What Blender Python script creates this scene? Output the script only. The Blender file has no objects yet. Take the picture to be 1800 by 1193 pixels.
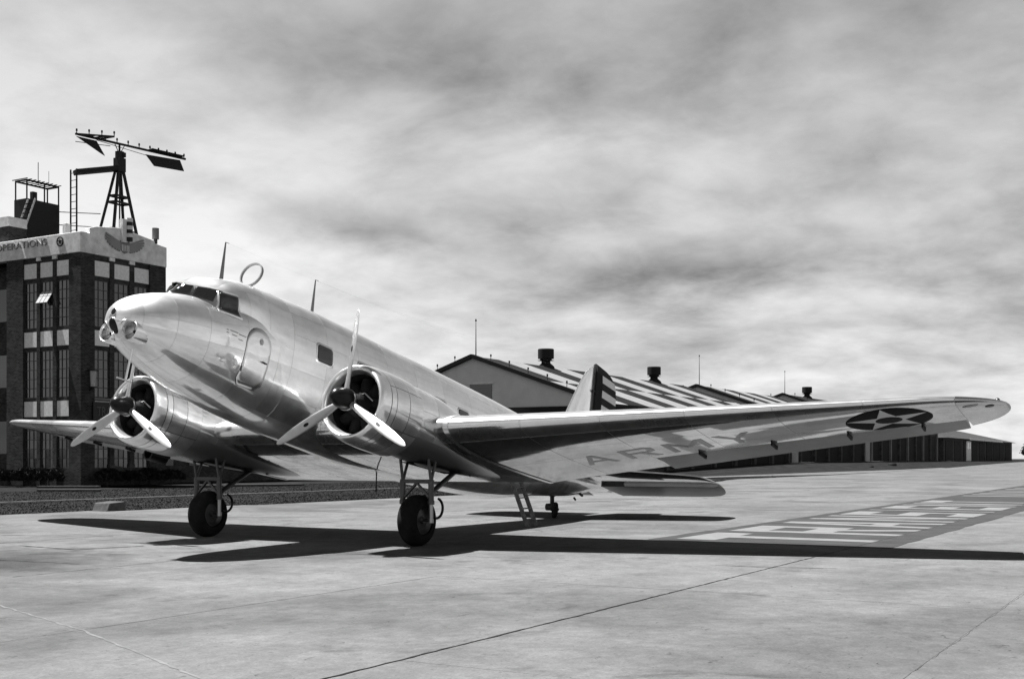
import bpy, bmesh, math, random
import numpy as np
from mathutils import Vector, Matrix
from mathutils.bvhtree import BVHTree

random.seed(7)
scene = bpy.context.scene
C = scene.collection
R = math.radians

# ---------------------------------------------------------------- camera
cd = bpy.data.cameras.new('camera'); cam = bpy.data.objects.new('camera', cd); C.objects.link(cam)
cam.location = (18.896, 15.918, 1.673)
cam.rotation_euler = (R(90), 0, math.atan2(0.8631, -0.5050))      # looks along (-0.863,-0.505)
cd.sensor_width = 36; cd.lens = 41.94; cd.shift_y = 0.1164
cd.clip_start = 0.1; cd.clip_end = 8000
scene.camera = cam
# ---------------------------------------------------------------- light
SUN = Vector((0.045, -0.384, 1.0)).normalized()                    # towards the sun
sl = bpy.data.lights.new('sun', 'SUN'); sl.energy = 5.0; sl.angle = R(0.5); sl.color = (1, 1, 1)
so = bpy.data.objects.new('sun', sl); C.objects.link(so)
so.rotation_euler = SUN.to_track_quat('Z', 'Y').to_euler()
scene.view_settings.view_transform = 'Standard'; scene.view_settings.look = 'None'
scene.view_settings.exposure = 1.80; scene.view_settings.gamma = 1.0
# ---------------------------------------------------------------- sky with a broken cloud sheet
w = bpy.data.worlds.new('World'); scene.world = w; w.use_nodes = True
def build_sky():
    nt = w.node_tree; N = nt.nodes; L = nt.links; N.clear()
    def nd(t, **k):
        n = N.new(t)
        for a, b in k.items(): setattr(n, a, b)
        return n
    out = nd('ShaderNodeOutputWorld'); bg = nd('ShaderNodeBackground')
    sky = nd('ShaderNodeTexSky', sky_type='NISHITA', sun_disc=False)
    sky.sun_elevation = math.asin(SUN.z); sky.sun_rotation = math.atan2(SUN.x, SUN.y)
    bw = nd('ShaderNodeRGBToBW'); L.new(sky.outputs[0], bw.inputs[0])
    tc = nd('ShaderNodeTexCoord')
    sp = nd('ShaderNodeSeparateXYZ'); L.new(tc.outputs['Generated'], sp.inputs[0])
    def m(op, a, b=None, c=None, clamp=False):
        n = nd('ShaderNodeMath', operation=op, use_clamp=clamp)
        for i, v in enumerate((a, b, c)):
            if v is None: continue
            if isinstance(v, (int, float)): n.inputs[i].default_value = v
            else: L.new(v, n.inputs[i])
        return n.outputs[0]
    zz = m('ADD', m('MAXIMUM', sp.outputs[2], 0.0), 0.24)
    cx = m('DIVIDE', sp.outputs[0], zz); cy = m('DIVIDE', sp.outputs[1], zz)
    cv = nd('ShaderNodeCombineXYZ'); L.new(cx, cv.inputs[0]); L.new(cy, cv.inputs[1])
    def noise(scale, detail, rough, dist, off, sx=1, sy=1, rot=0):
        mp = nd('ShaderNodeMapping'); L.new(cv.outputs[0], mp.inputs[0])
        mp.inputs['Location'].default_value = off; mp.inputs['Scale'].default_value = (sx, sy, 1)
        mp.inputs['Rotation'].default_value = (0, 0, rot)
        n = nd('ShaderNodeTexNoise'); L.new(mp.outputs[0], n.inputs['Vector'])
        n.inputs['Scale'].default_value = scale; n.inputs['Detail'].default_value = detail
        n.inputs['Roughness'].default_value = rough; n.inputs['Distortion'].default_value = dist
        return n.outputs[0]
    big = noise(0.42, 3, 0.5, 0.3, (3.1, 1.7, 0), 1, 1)
    mid = noise(1.7, 7, 0.57, 0.25, (0.4, 2.2, 0.3), 1.0, 0.8, 0.5)
    fine = noise(5.5, 7, 0.58, 0.25, (5, 1, 0.7), 1, 1)
    puff = noise(2.6, 6, 0.55, 0.3, (2.2, 7.1, 1.3), 1, 1)
    bil = m('ABSOLUTE', m('SUBTRACT', m('MULTIPLY', puff, 2.0), 1.0))
    f = m('ADD', m('ADD', m('ADD', m('MULTIPLY', big, 0.50), m('MULTIPLY', mid, 0.62)), m('MULTIPLY', fine, 0.32)), m('MULTIPLY', m('SUBTRACT', 0.25, bil), 0.22))
    # cloud thickness 0..1
    mr = nd('ShaderNodeMapRange', interpolation_type='SMOOTHSTEP'); L.new(f, mr.inputs[0])
    mr.inputs[1].default_value = 0.40; mr.inputs[2].default_value = 1.16; mr.inputs[4].default_value = 1.0
    # single soft banks of cloud, by direction (azimuth from the lens axis, elevation)
    az = m('ARCTAN2', sp.outputs[1], sp.outputs[0])
    az0 = math.atan2(-0.5050, -0.8631)
    da = m('SUBTRACT', az0, az); el = m('ARCSINE', sp.outputs[2])
    def bank(a, e, ra, re, amt):
        wob = m('MULTIPLY', m('SUBTRACT', mid, 0.5), 0.10)
        dx = m('DIVIDE', m('SUBTRACT', da, a), ra); dy = m('DIVIDE', m('ADD', m('SUBTRACT', el, e), wob), re)
        d2 = m('ADD', m('MULTIPLY', dx, dx), m('MULTIPLY', dy, dy))
        return m('MULTIPLY', m('POWER', 2.718, m('MULTIPLY', d2, -1.0)), amt)
    t = mr.outputs[0]
    for args in BANKS: t = m('ADD', t, bank(*args))
    t = m('MINIMUM', m('MAXIMUM', t, 0.0), 1.0)
    # a thin bright sheet over the blue, greyer where it is thick
    cl = nd('ShaderNodeMapRange'); L.new(t, cl.inputs[0])
    cl.inputs[3].default_value = CLOUD[0]; cl.inputs[4].default_value = CLOUD[1]
    hz = m('POWER', m('SUBTRACT', 1.0, m('MAXIMUM', sp.outputs[2], 0.0)), 1.6)
    hzf = m('ADD', m('MULTIPLY', hz, 0.90), 0.10)
    skyv = m('MULTIPLY', bw.outputs[0], 0.0015)
    val = m('ADD', m('MULTIPLY', m('MULTIPLY', cl.outputs[0], hzf), 1.0), skyv)
    L.new(val, bg.inputs[0]); bg.inputs[1].default_value = 1.0
    L.new(bg.outputs[0], out.inputs[0])
BANKS = [(0.14, 0.158, 0.15, 0.024, 0.36), (0.26, 0.215, 0.075, 0.035, 0.22), (0.33, 0.098, 0.13, 0.016, 0.12),
         (-0.05, 0.325, 0.15, 0.032, 0.18), (0.28, 0.34, 0.14, 0.05, 0.18), (-0.36, 0.20, 0.16, 0.18, -0.34),
         (-0.14, 0.185, 0.08, 0.018, 0.32), (0.05, 0.25, 0.12, 0.02, -0.20), (0.38, 0.20, 0.07, 0.06, 0.06), (-0.40, 0.32, 0.16, 0.10, -0.25), (0.02, 0.205, 0.14, 0.012, 0.12)]
CLOUD = (0.338, 0.05)
build_sky()

# ================================================================ helpers
def tag(o, label=None, cat=None, group=None, kind=None):
    if label: o['label'] = label
    if cat: o['category'] = cat
    if group: o['group'] = group
    if kind: o['kind'] = kind
    return o
def empty(name, loc=(0, 0, 0), rot=(0, 0, 0)):
    o = bpy.data.objects.new(name, None); o.empty_display_size = 0.3
    o.location = loc; o.rotation_euler = rot; C.objects.link(o); return o
class G:                                                    # a small geometry collector
    def __init__(s): s.v = []; s.f = []; s.m = []
    def add(s, v, f, mi=0):
        b = len(s.v); s.v += [tuple(p) for p in v]; s.f += [tuple(i + b for i in q) for q in f]; s.m += [mi] * len(f); return s
    def box(s, a, b, mi=0):
        x0, y0, z0 = [min(p, q) for p, q in zip(a, b)]; x1, y1, z1 = [max(p, q) for p, q in zip(a, b)]
        return s.add([(x0,y0,z0),(x1,y0,z0),(x1,y1,z0),(x0,y1,z0),(x0,y0,z1),(x1,y0,z1),(x1,y1,z1),(x0,y1,z1)],
                     [(0,3,2,1),(4,5,6,7),(0,1,5,4),(1,2,6,5),(2,3,7,6),(3,0,4,7)], mi)
    def tube(s, p, q, r, r2=None, n=12, mi=0, cap=True):
        p, q = Vector(p), Vector(q); r2 = r if r2 is None else r2
        d = (q - p).normalized(); a = d.orthogonal().normalized(); b = d.cross(a)
        v = []
        for c, rr in ((p, r), (q, r2)):
            for i in range(n):
                t = 2 * math.pi * i / n; v.append(c + (a * math.cos(t) + b * math.sin(t)) * rr)
        f = [(i, (i + 1) % n, n + (i + 1) % n, n + i) for i in range(n)]
        if cap: f += [tuple(range(n - 1, -1, -1)), tuple(range(n, 2 * n))]
        return s.add(v, f, mi)
    def path(s, pts, r, n=8, mi=0):
        for a, b in zip(pts[:-1], pts[1:]): s.tube(a, b, r, n=n, mi=mi)
        return s
    def bar(s, p, q, w, h, up=(0, 0, 1), mi=0):             # rectangular bar
        p, q = Vector(p), Vector(q); d = (q - p).normalized(); u = Vector(up)
        a = d.cross(u)
        if a.length < 1e-4: a = d.orthogonal()
        a.normalize(); b = a.cross(d).normalized()
        v = [c + a * sx * w / 2 + b * sy * h / 2 for c in (p, q) for sx, sy in ((-1,-1),(1,-1),(1,1),(-1,1))]
        return s.add(v, [(0,1,2,3),(7,6,5,4),(0,4,5,1),(1,5,6,2),(2,6,7,3),(3,7,4,0)], mi)
    def lathe(s, prof, n=48, c=(0,0,0), axis='x', mi=0, a0=0, a1=2*math.pi):
        full = abs(a1 - a0 - 2*math.pi) < 1e-6; k = n if full else n + 1
        v = []
        for (x, r) in prof:
            for i in range(k):
                t = a0 + (a1 - a0) * i / n; y, z = r * math.cos(t), r * math.sin(t)
                v.append({'x': (c[0]+x, c[1]+y, c[2]+z), 'y': (c[0]+z, c[1]+x, c[2]+y), 'z': (c[0]+y, c[1]+z, c[2]+x)}[axis])
        f = []
        for j in range(len(prof) - 1):
            for i in range(n):
                i2 = (i + 1) % k if full else i + 1
                f.append((j*k+i, (j+1)*k+i, (j+1)*k+i2, j*k+i2))
        return s.add(v, f, mi)
    def grid(s, P, closed=False, mi=0, flip=False):         # P[j][i]
        nj, ni = len(P), len(P[0]); v = [p for row in P for p in row]; f = []
        for j in range(nj - 1):
            for i in range(ni if closed else ni - 1):
                i2 = (i + 1) % ni; q = (j*ni+i, j*ni+i2, (j+1)*ni+i2, (j+1)*ni+i)
                f.append(q[::-1] if flip else q)
        return s.add(v, f, mi)
    def prism(s, poly, axis, a, b, mi=0):                   # poly in the two other axes, extruded a..b
        def put(p, t): return {'x': (t, p[0], p[1]), 'y': (p[0], t, p[1]), 'z': (p[0], p[1], t)}[axis]
        n = len(poly); v = [put(p, a) for p in poly] + [put(p, b) for p in poly]
        f = [tuple(range(n))[::-1], tuple(range(n, 2*n))] + [(i, (i+1) % n, n+(i+1) % n, n+i) for i in range(n)]
        return s.add(v, f, mi)
    def mesh(s, name, smooth=False, fix=True, auto=None):
        me = bpy.data.meshes.new(name); me.from_pydata(s.v, [], s.f); me.update()
        if fix:
            bm = bmesh.new(); bm.from_mesh(me)
            bmesh.ops.remove_doubles(bm, verts=bm.verts, dist=1e-5)
            bmesh.ops.recalc_face_normals(bm, faces=bm.faces); bm.to_mesh(me); bm.free()
        elif any(s.m):
            me.polygons.foreach_set('material_index', s.m)
        if smooth:
            me.polygons.foreach_set('use_smooth', [True] * len(me.polygons))
            if auto: me.set_sharp_from_angle(angle=R(auto))
        return me
def obj(name, g, mat, parent=None, smooth=False, auto=None, fix=True):
    me = g if isinstance(g, bpy.types.Mesh) else g.mesh(name, smooth, fix, auto)
    if not me.materials:
        for mm in (mat if isinstance(mat, (list, tuple)) else [mat]): me.materials.append(mm)
    o = bpy.data.objects.new(name, me); C.objects.link(o)
    if parent: o.parent = parent
    return o
def bevel(o, wd=0.01, seg=2):
    b = o.modifiers.new('bevel', 'BEVEL'); b.width = wd; b.segments = seg; b.limit_method = 'ANGLE'; return o
def smoothstep(a, b, x):
    t = max(0.0, min(1.0, (x - a) / (b - a))); return t * t * (3 - 2 * t)
def pchip(xs, ys):
    xs = np.array(xs, float); ys = np.array(ys, float)
    if xs[0] > xs[-1]: xs, ys = xs[::-1], ys[::-1]
    h = np.diff(xs); d = np.diff(ys) / h; m = np.zeros(len(xs)); m[0], m[-1] = d[0], d[-1]
    for i in range(1, len(xs) - 1):
        if d[i-1] * d[i] > 0:
            w1, w2 = 2*h[i] + h[i-1], h[i] + 2*h[i-1]; m[i] = (w1 + w2) / (w1/d[i-1] + w2/d[i])
    def f(x):
        i = int(np.clip(np.searchsorted(xs, x) - 1, 0, len(h) - 1)); t = (x - xs[i]) / h[i]; t = min(1.0, max(0.0, t))
        return float((1+2*t)*(1-t)**2*ys[i] + t*(1-t)**2*h[i]*m[i] + t*t*(3-2*t)*ys[i+1] + t*t*(t-1)*h[i]*m[i+1])
    return f

# ================================================================ materials (all neutral: the photograph is black and white)
def mat(name, v, rough=0.6, metal=0.0, spec=0.5, var=0.0, vscale=3.0, bump=0.0, bscale=20.0, rvar=0.0, objvar=0.0, stretch=None, detail=5):
    m = bpy.data.materials.new(name); m.use_nodes = True; nt = m.node_tree; N, L = nt.nodes, nt.links
    b = N['Principled BSDF']; b.inputs['Base Color'].default_value = (v, v, v, 1); b.inputs['Roughness'].default_value = rough
    b.inputs['Metallic'].default_value = metal; b.inputs['Specular IOR Level'].default_value = spec if rough < .6 or metal > 0 else .04
    if var or bump or rvar or objvar:
        tc = N.new('ShaderNodeTexCoord'); mp = N.new('ShaderNodeMapping'); L.new(tc.outputs['Object'], mp.inputs[0])
        if stretch: mp.inputs['Scale'].default_value = stretch
        val = None
        if var or rvar:
            n = N.new('ShaderNodeTexNoise'); n.inputs['Scale'].default_value = vscale; n.inputs['Detail'].default_value = detail
            n.inputs['Roughness'].default_value = 0.6; L.new(mp.outputs[0], n.inputs['Vector'])
            r = N.new('ShaderNodeMapRange'); L.new(n.outputs[0], r.inputs[0]); r.inputs[1].default_value = 0.3; r.inputs[2].default_value = 0.7
            r.inputs[3].default_value = v * (1 - var); r.inputs[4].default_value = v * (1 + var); val = r.outputs[0]
            if rvar:
                q = N.new('ShaderNodeMapRange'); L.new(n.outputs[0], q.inputs[0]); q.inputs[1].default_value = 0.3; q.inputs[2].default_value = 0.7
                q.inputs[3].default_value = max(0.02, rough - rvar); q.inputs[4].default_value = rough + rvar; L.new(q.outputs[0], b.inputs['Roughness'])
        if objvar:
            oi = N.new('ShaderNodeObjectInfo'); r2 = N.new('ShaderNodeMapRange'); L.new(oi.outputs['Random'], r2.inputs[0])
            r2.inputs[3].default_value = 1 - objvar; r2.inputs[4].default_value = 1 + objvar
            mu = N.new('ShaderNodeMath'); mu.operation = 'MULTIPLY'; L.new(r2.outputs[0], mu.inputs[0])
            if val: L.new(val, mu.inputs[1])
            else: mu.inputs[1].default_value = v
            val = mu.outputs[0]
        if val: L.new(val, b.inputs['Base Color'])
        if bump:
            n2 = N.new('ShaderNodeTexNoise'); n2.inputs['Scale'].default_value = bscale; n2.inputs['Detail'].default_value = 4
            L.new(mp.outputs[0], n2.inputs['Vector'])
            bp = N.new('ShaderNodeBump'); bp.inputs['Strength'].default_value = bump; bp.inputs['Distance'].default_value = 0.02
            L.new(n2.outputs[0], bp.inputs['Height']); L.new(bp.outputs[0], b.inputs['Normal'])
    return m
def brick_mat(name, v, mortar):
    m = bpy.data.materials.new(name); m.use_nodes = True; nt = m.node_tree; N, L = nt.nodes, nt.links; b = N['Principled BSDF']
    tc = N.new('ShaderNodeTexCoord'); s = N.new('ShaderNodeSeparateXYZ'); L.new(tc.outputs['Object'], s.inputs[0])
    a = N.new('ShaderNodeMath'); L.new(s.outputs[0], a.inputs[0]); L.new(s.outputs[1], a.inputs[1])
    c = N.new('ShaderNodeCombineXYZ'); L.new(a.outputs[0], c.inputs[0]); L.new(s.outputs[2], c.inputs[1])
    br = N.new('ShaderNodeTexBrick'); L.new(c.outputs[0], br.inputs['Vector'])
    br.inputs['Scale'].default_value = 1.0; br.inputs['Brick Width'].default_value = 0.24; br.inputs['Row Height'].default_value = 0.085
    br.inputs['Mortar Size'].default_value = 0.012; br.inputs['Mortar Smooth'].default_value = 0.2; br.inputs['Bias'].default_value = -0.1
    br.inputs['Color1'].default_value = (v*.55,)*3 + (1,); br.inputs['Color2'].default_value = (v*1.5,)*3 + (1,); br.inputs['Mortar'].default_value = (mortar,)*3 + (1,)
    n = N.new('ShaderNodeTexNoise'); n.inputs['Scale'].default_value = 1.4; n.inputs['Detail'].default_value = 6; L.new(tc.outputs['Object'], n.inputs['Vector'])
    r = N.new('ShaderNodeMapRange'); L.new(n.outputs[0], r.inputs[0]); r.inputs[1].default_value = .3; r.inputs[2].default_value = .7; r.inputs[3].default_value = .75; r.inputs[4].default_value = 1.25
    mx = N.new('ShaderNodeMix'); mx.data_type = 'RGBA'; mx.blend_type = 'MULTIPLY'; mx.inputs[0].default_value = 1
    L.new(br.outputs[0], mx.inputs[6]); L.new(r.outputs[0], mx.inputs[7]); L.new(mx.outputs[2], b.inputs['Base Color'])
    bp = N.new('ShaderNodeBump'); bp.inputs['Strength'].default_value = .6; bp.inputs['Distance'].default_value = .02; bp.invert = True
    L.new(br.outputs['Fac'], bp.inputs['Height']); L.new(bp.outputs[0], b.inputs['Normal']); b.inputs['Roughness'].default_value = .85; b.inputs['Specular IOR Level'].default_value = .04
    return m
def alu_mat(name, v, rough, broad=0.48, share=0.45, bump=0.04):
    m = mat(name, v, rough, 1.0, var=0.07, vscale=1.7, rvar=0.03, objvar=0.08, bump=bump, bscale=2.0)
    nt = m.node_tree; N, L = nt.nodes, nt.links; b = N['Principled BSDF']
    g = N.new('ShaderNodeBsdfAnisotropic'); g.inputs['Roughness'].default_value = broad
    L.new(b.inputs['Base Color'].links[0].from_socket, g.inputs['Color'])
    mx = N.new('ShaderNodeMixShader'); L.new(b.outputs[0], mx.inputs[1]); L.new(g.outputs[0], mx.inputs[2])
    n = N.new('ShaderNodeTexNoise'); n.inputs['Scale'].default_value = 2.3; n.inputs['Detail'].default_value = 6
    tc = N.new('ShaderNodeTexCoord'); L.new(tc.outputs['Object'], n.inputs['Vector'])
    oi = N.new('ShaderNodeObjectInfo'); r2 = N.new('ShaderNodeMapRange'); L.new(oi.outputs['Random'], r2.inputs[0]); r2.inputs[3].default_value = -.08; r2.inputs[4].default_value = .08
    r = N.new('ShaderNodeMapRange'); L.new(n.outputs[0], r.inputs[0]); r.inputs[1].default_value = .3; r.inputs[2].default_value = .7; r.inputs[3].default_value = share - .12; r.inputs[4].default_value = share + .12
    ad = N.new('ShaderNodeMath'); L.new(r.outputs[0], ad.inputs[0]); L.new(r2.outputs[0], ad.inputs[1]); L.new(ad.outputs[0], mx.inputs[0])
    L.new(mx.outputs[0], N['Material Output'].inputs[0]); return m
M = dict(
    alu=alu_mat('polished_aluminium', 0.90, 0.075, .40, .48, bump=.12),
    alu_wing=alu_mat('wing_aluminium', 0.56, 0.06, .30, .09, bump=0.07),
    alu_edge=alu_mat('leading_edge_aluminium', 0.82, 0.11, .36, .32),
    core=mat('skin_joint_metal', 0.42, 0.4, 1.0),
    cowl=alu_mat('cowling_aluminium', 0.86, 0.09, .42, .50, bump=.06),
    fabric=mat('silver_doped_fabric', 0.26, 0.45, 0.35, var=0.1, vscale=2), fabric_shaded=mat('shaded_fabric', 0.06, 0.4, 0.3, var=0.15, vscale=2),  # second fabric is darkened to stand for the ground shadow mirrored under the tail
    prop=mat('brushed_propeller_alloy', 0.52, 0.42, 1.0, var=0.08, vscale=6),
    black=mat('black_paint', 0.006, 0.28, spec=.22), iron=mat('dark_iron', 0.010, 0.55, 0.0, spec=.2, var=.3, vscale=8),
    engine=mat('engine_black', 0.016, 0.7), steel=mat('gear_steel', 0.07, 0.4, 0.7, var=.2, vscale=5),
    oleo=mat('oleo_chrome', 0.35, 0.3, 0.8), tyre=mat('tyre_rubber', 0.012, 0.75, var=.3, vscale=6, bump=.2, bscale=40),
    glass=mat('dark_glass', 0.012, 0.06, spec=0.7), blue=mat('insignia_blue', 0.012, 0.65), red=mat('insignia_red', 0.022, 0.65),
    white=mat('insignia_white', 0.55, 0.5), letter=mat('stencil_black', 0.10, 0.22, 0.9), rubber=mat('mast_grey', 0.14, 0.5, .3),
    pier=mat('weathered_brick_pier', .16, .85, var=.2, vscale=1), pane=mat('window_glass', .02, .10, spec=1.0), stencil=mat('faded_stencil', .22, .5, .4), lens=mat('lamp_lens', 0.5, 0.12, 0.3), reflector=mat('lamp_reflector', 0.6, 0.28, 1.0),
    concrete=None, brick=brick_mat('dark_brick', 0.038, 0.065), brick2=brick_mat('annex_brick', 0.06, 0.07),
    stone=mat('limestone', 0.60, 0.8, var=0.22, vscale=2.2, bump=.25, bscale=9), panel=mat('stone_panel', 0.66, 0.8, var=0.14, vscale=6, bump=.2, bscale=14, objvar=.08),
    dark=mat('dark_interior', 0.006, 0.8), sash=mat('steel_sash', 0.03, 0.5), blind=mat('window_blind', 0.45, 0.8),
    stucco=mat('hangar_stucco', 0.55, 0.85, var=0.08, vscale=.6), trim=mat('dark_trim', 0.02, 0.7),
    roof_light=mat('roof_white_paint', 0.14, 0.75, var=.12, vscale=.8, objvar=.06), roof_dark=mat('roof_dark_paint', 0.010, 0.75, var=.2, vscale=.8, objvar=.15),
    grass=None, wood=mat('ladder_wood', 0.11, 0.7, var=.3, vscale=9), doors=mat('hangar_door', 0.012, 0.7, var=.3, vscale=.4, objvar=.4),
    asphalt=mat('painted_dark_strip', 0.032, 0.8, var=.22, vscale=1.1, bump=.15, bscale=60), paint=mat('apron_letter_paint', 0.112, 0.8, var=.16, vscale=2.0),
    leaf=mat('dark_leaf', 0.03, 0.7, var=.4, vscale=2), bark=mat('bark', 0.03, .9), block=mat('marker_concrete', 0.055, .85, var=.35, vscale=7),
    tar=mat('joint_tar', 0.015, .8), pale=mat('pale_joint_seal', 0.10, .8, var=.3, vscale=4), tin=mat('weathered_tin', 0.034, .7, 0, var=.2, vscale=1),
)
def concrete_mat():
    m = bpy.data.materials.new('weathered_concrete'); m.use_nodes = True; nt = m.node_tree; N, L = nt.nodes, nt.links; b = N['Principled BSDF']
    tc = N.new('ShaderNodeTexCoord')
    def noise(sc, det, ro, stretch=(1,1,1), dist=0.0):
        mp = N.new('ShaderNodeMapping'); L.new(tc.outputs['Object'], mp.inputs[0]); mp.inputs['Scale'].default_value = stretch
        n = N.new('ShaderNodeTexNoise'); n.inputs['Scale'].default_value = sc; n.inputs['Detail'].default_value = det; n.inputs['Roughness'].default_value = ro
        n.inputs['Distortion'].default_value = dist; L.new(mp.outputs[0], n.inputs['Vector']); return n.outputs[0]
    def mr(x, a, bb, c, d, sm=False):
        r = N.new('ShaderNodeMapRange'); L.new(x, r.inputs[0])
        if sm: r.interpolation_type = 'SMOOTHSTEP'
        for i, q in enumerate((a, bb, c, d)): r.inputs[i+1].default_value = q
        return r.outputs[0]
    def mul(x, y):
        k = N.new('ShaderNodeMath'); k.operation = 'MULTIPLY'; L.new(x, k.inputs[0]); L.new(y, k.inputs[1]); return k.outputs[0]
    base = mr(noise(.16, 5, .6), .3, .7, .081, .102)
    mott = mr(noise(1.3, 9, .72), .25, .75, .72, 1.20)
    broad = mr(noise(.22, 4, .55, (1, 1, 1), .8), .42, .68, 1.06, .72, True)
    stain = mr(noise(.55, 7, .66, (1, 1, 1), 1.2),   .56, .74, 1.0, .55, True)       # soft oil stains
    spots = mr(noise(3.0, 5, .6, (1, 1.6, 1), .8), .63, .73, 1.0, .60, True)         # small scuffs
    fine = mr(noise(38, 3, .6), .2, .8, .78, 1.20)
    gr = mr(noise(6.5, 9, .75), .25, .75, .74, 1.22)
    specks = mr(noise(9, 4, .6, (1, 1.8, 1), .6), .64, .71, 1.0, .52, True)
    def patch(cx_, cy_, rx, ry, amt):
        sep = N.new('ShaderNodeSeparateXYZ'); L.new(tc.outputs['Object'], sep.inputs[0])
        def ma(op, x, y):
            k = N.new('ShaderNodeMath'); k.operation = op
            for i, q in enumerate((x, y)):
                if isinstance(q, (int, float)): k.inputs[i].default_value = q
                else: L.new(q, k.inputs[i])
            return k.outputs[0]
        dx = ma('DIVIDE', ma('SUBTRACT', sep.outputs[0], cx_), rx); dy = ma('DIVIDE', ma('SUBTRACT', sep.outputs[1], cy_), ry)
        d = ma('SQRT', ma('ADD', ma('MULTIPLY', dx, dx), ma('MULTIPLY', dy, dy)), 0.0)
        d = ma('ADD', d, ma('MULTIPLY', ma('SUBTRACT', noise(1.1, 7, .65), .5), 1.5))
        return mr(d, .55, 1.15, amt, 1.0, True)
    oil = mul(mul(patch(6.3, -2.2, 2.6, 3.6, .55), patch(9.4, 3.4, 1.6, 2.4, .74)), mul(patch(2.6, 2.9, 1.3, 1.0, .7), patch(7.5, 8.0, 1.5, 1.8, .86)))
    oi = N.new('ShaderNodeObjectInfo'); slab = mr(oi.outputs['Random'], 0, 1, .95, 1.05)
    v = mul(oil, mul(mul(mul(mul(mul(mul(mul(mul(base, gr), specks), mott), stain), spots), fine), slab), broad))
    L.new(v, b.inputs['Base Color']); b.inputs['Roughness'].default_value = .88; b.inputs['Specular IOR Level'].default_value = .03
    bp = N.new('ShaderNodeBump'); bp.inputs['Strength'].default_value = .25; bp.inputs['Distance'].default_value = .01
    L.new(noise(30, 5, .7), bp.inputs['Height']); L.new(bp.outputs[0], b.inputs['Normal'])
    return m
M['concrete'] = concrete_mat()
def grass_mat():
    m = mat('mown_grass', 0.0105, 0.9, var=.7, vscale=.7, bump=.5, bscale=9, detail=12)
    return m
M['grass'] = grass_mat()

# ================================================================ ground
def land(u, v):                                             # the field rises a little towards the far hangars
    return 1.2 * smoothstep(-75, -160, u) * smoothstep(-22.5, -36, v)
APV = pchip([400, 30, -5, -14, -60, -75, -100, -165, -330, -700], [-15.6, -15.6, -15.2, -14.0, -14.4, -17.5, -17.6, -22, -30, -36])   # apron edge
def sheet(us, vs, zf):
    g = G(); g.grid([[(u, v, zf(u, v)) for v in vs] for u in us]); return g
us = [-3500, -2500, -1800, -1200, -800, -600, -450, -380, -330, -290, -260, -240, -220, -200, -180, -160, -140, -120, -100, -85, -70, -55, -40, -25, -10, 5, 20, 40, 80, 200, 600, 1500]
vs = [-3000, -1800, -1000, -500, -250, -150, -100, -70, -55, -45, -36, -33, -30, -27, -24, -21, -18, -15, -12, 0, 20, 60, 200, 700, 1800, 3000]
fld = obj('grass_field', sheet(us, vs, lambda u, v: land(u, v) - 0.06), M['grass'], smooth=True); tag(fld, kind='structure')

apron = empty('apron'); tag(apron, kind='structure')
# outer concrete as one sheet under and beyond the slabs
bu = [400, 200, 120, 60, 40, 30, 20, 8, -5, -14, -30, -60, -66, -70, -75, -85, -100, -130, -165, -200, -250, -330, -450, -700]
g = G(); g.grid([[(u, v, max(land(u, v), 0) * 0 - 0.03 + (land(u, v) if v < -16 else 0)) for v in [APV(u)] + [APV(u) * (1 - t) + 400 * t for t in (.01, .03, .06, .12, .3, 1)]] for u in bu])
obj('apron_base', g, M['concrete'], apron)
# single slabs, poured in lanes parallel to the aircraft
lanes = [-15.3, -12.2, -8.5, -4.75, -1.05, 2.65, 6.4, 10.1, 13.9, 17.6, 21.4]
wide = {10.1: .022, 13.9: .005, -4.75: .016, -8.5: .008}
cross = {}
slab_meshes = 0
for i in range(len(lanes) - 1):
    v0, v1 = lanes[i], lanes[i+1]
    off = [1.0, 3.6, 0.2, 4.4, 1.0, 1.0, 1.0, 1.0, 1.0, 2.2][i]
    u = 22 + off
    while u > -60:
        u1 = u - 6.1
        a = wide.get(v0, .004) / 2; b = wide.get(v1, .004) / 2
        c = .003
        w0 = max(v0 + a, APV((u + u1) / 2) + .05)
        z = random.uniform(-.0015, .0015)
        g = G(); g.box((u1 + c, w0, -.2), (u - c, v1 - b, z)); obj('concrete_slab', g, M['concrete'], apron); u = u1
# beyond the slabs the sheet is raised to the same level
bu2 = [-59.5, -66, -70, -75, -85, -100, -130, -165, -200, -250, -330, -450, -700]
g = G(); g.grid([[(u, v, .0015 + (land(u, v) if v < -16 else 0)) for v in [APV(u)] + [APV(u) * (1-t) + 22 * t for t in (.2, .5, 1)]] for u in bu2]); obj('far_concrete', g, M['concrete'], apron)
g = G(); g.grid([[(u, v, .0015) for v in (21.41, 60, 400)] for u in (400, 100, 26, -60, -200, -700)]); obj('far_concrete', g, M['concrete'], apron)
g = G(); g.grid([[(u, v, .0015) for v in (-15.2, 0, 21.4)] for u in (400, 100, 26.5)]); obj('far_concrete', g, M['concrete'], apron)
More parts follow.
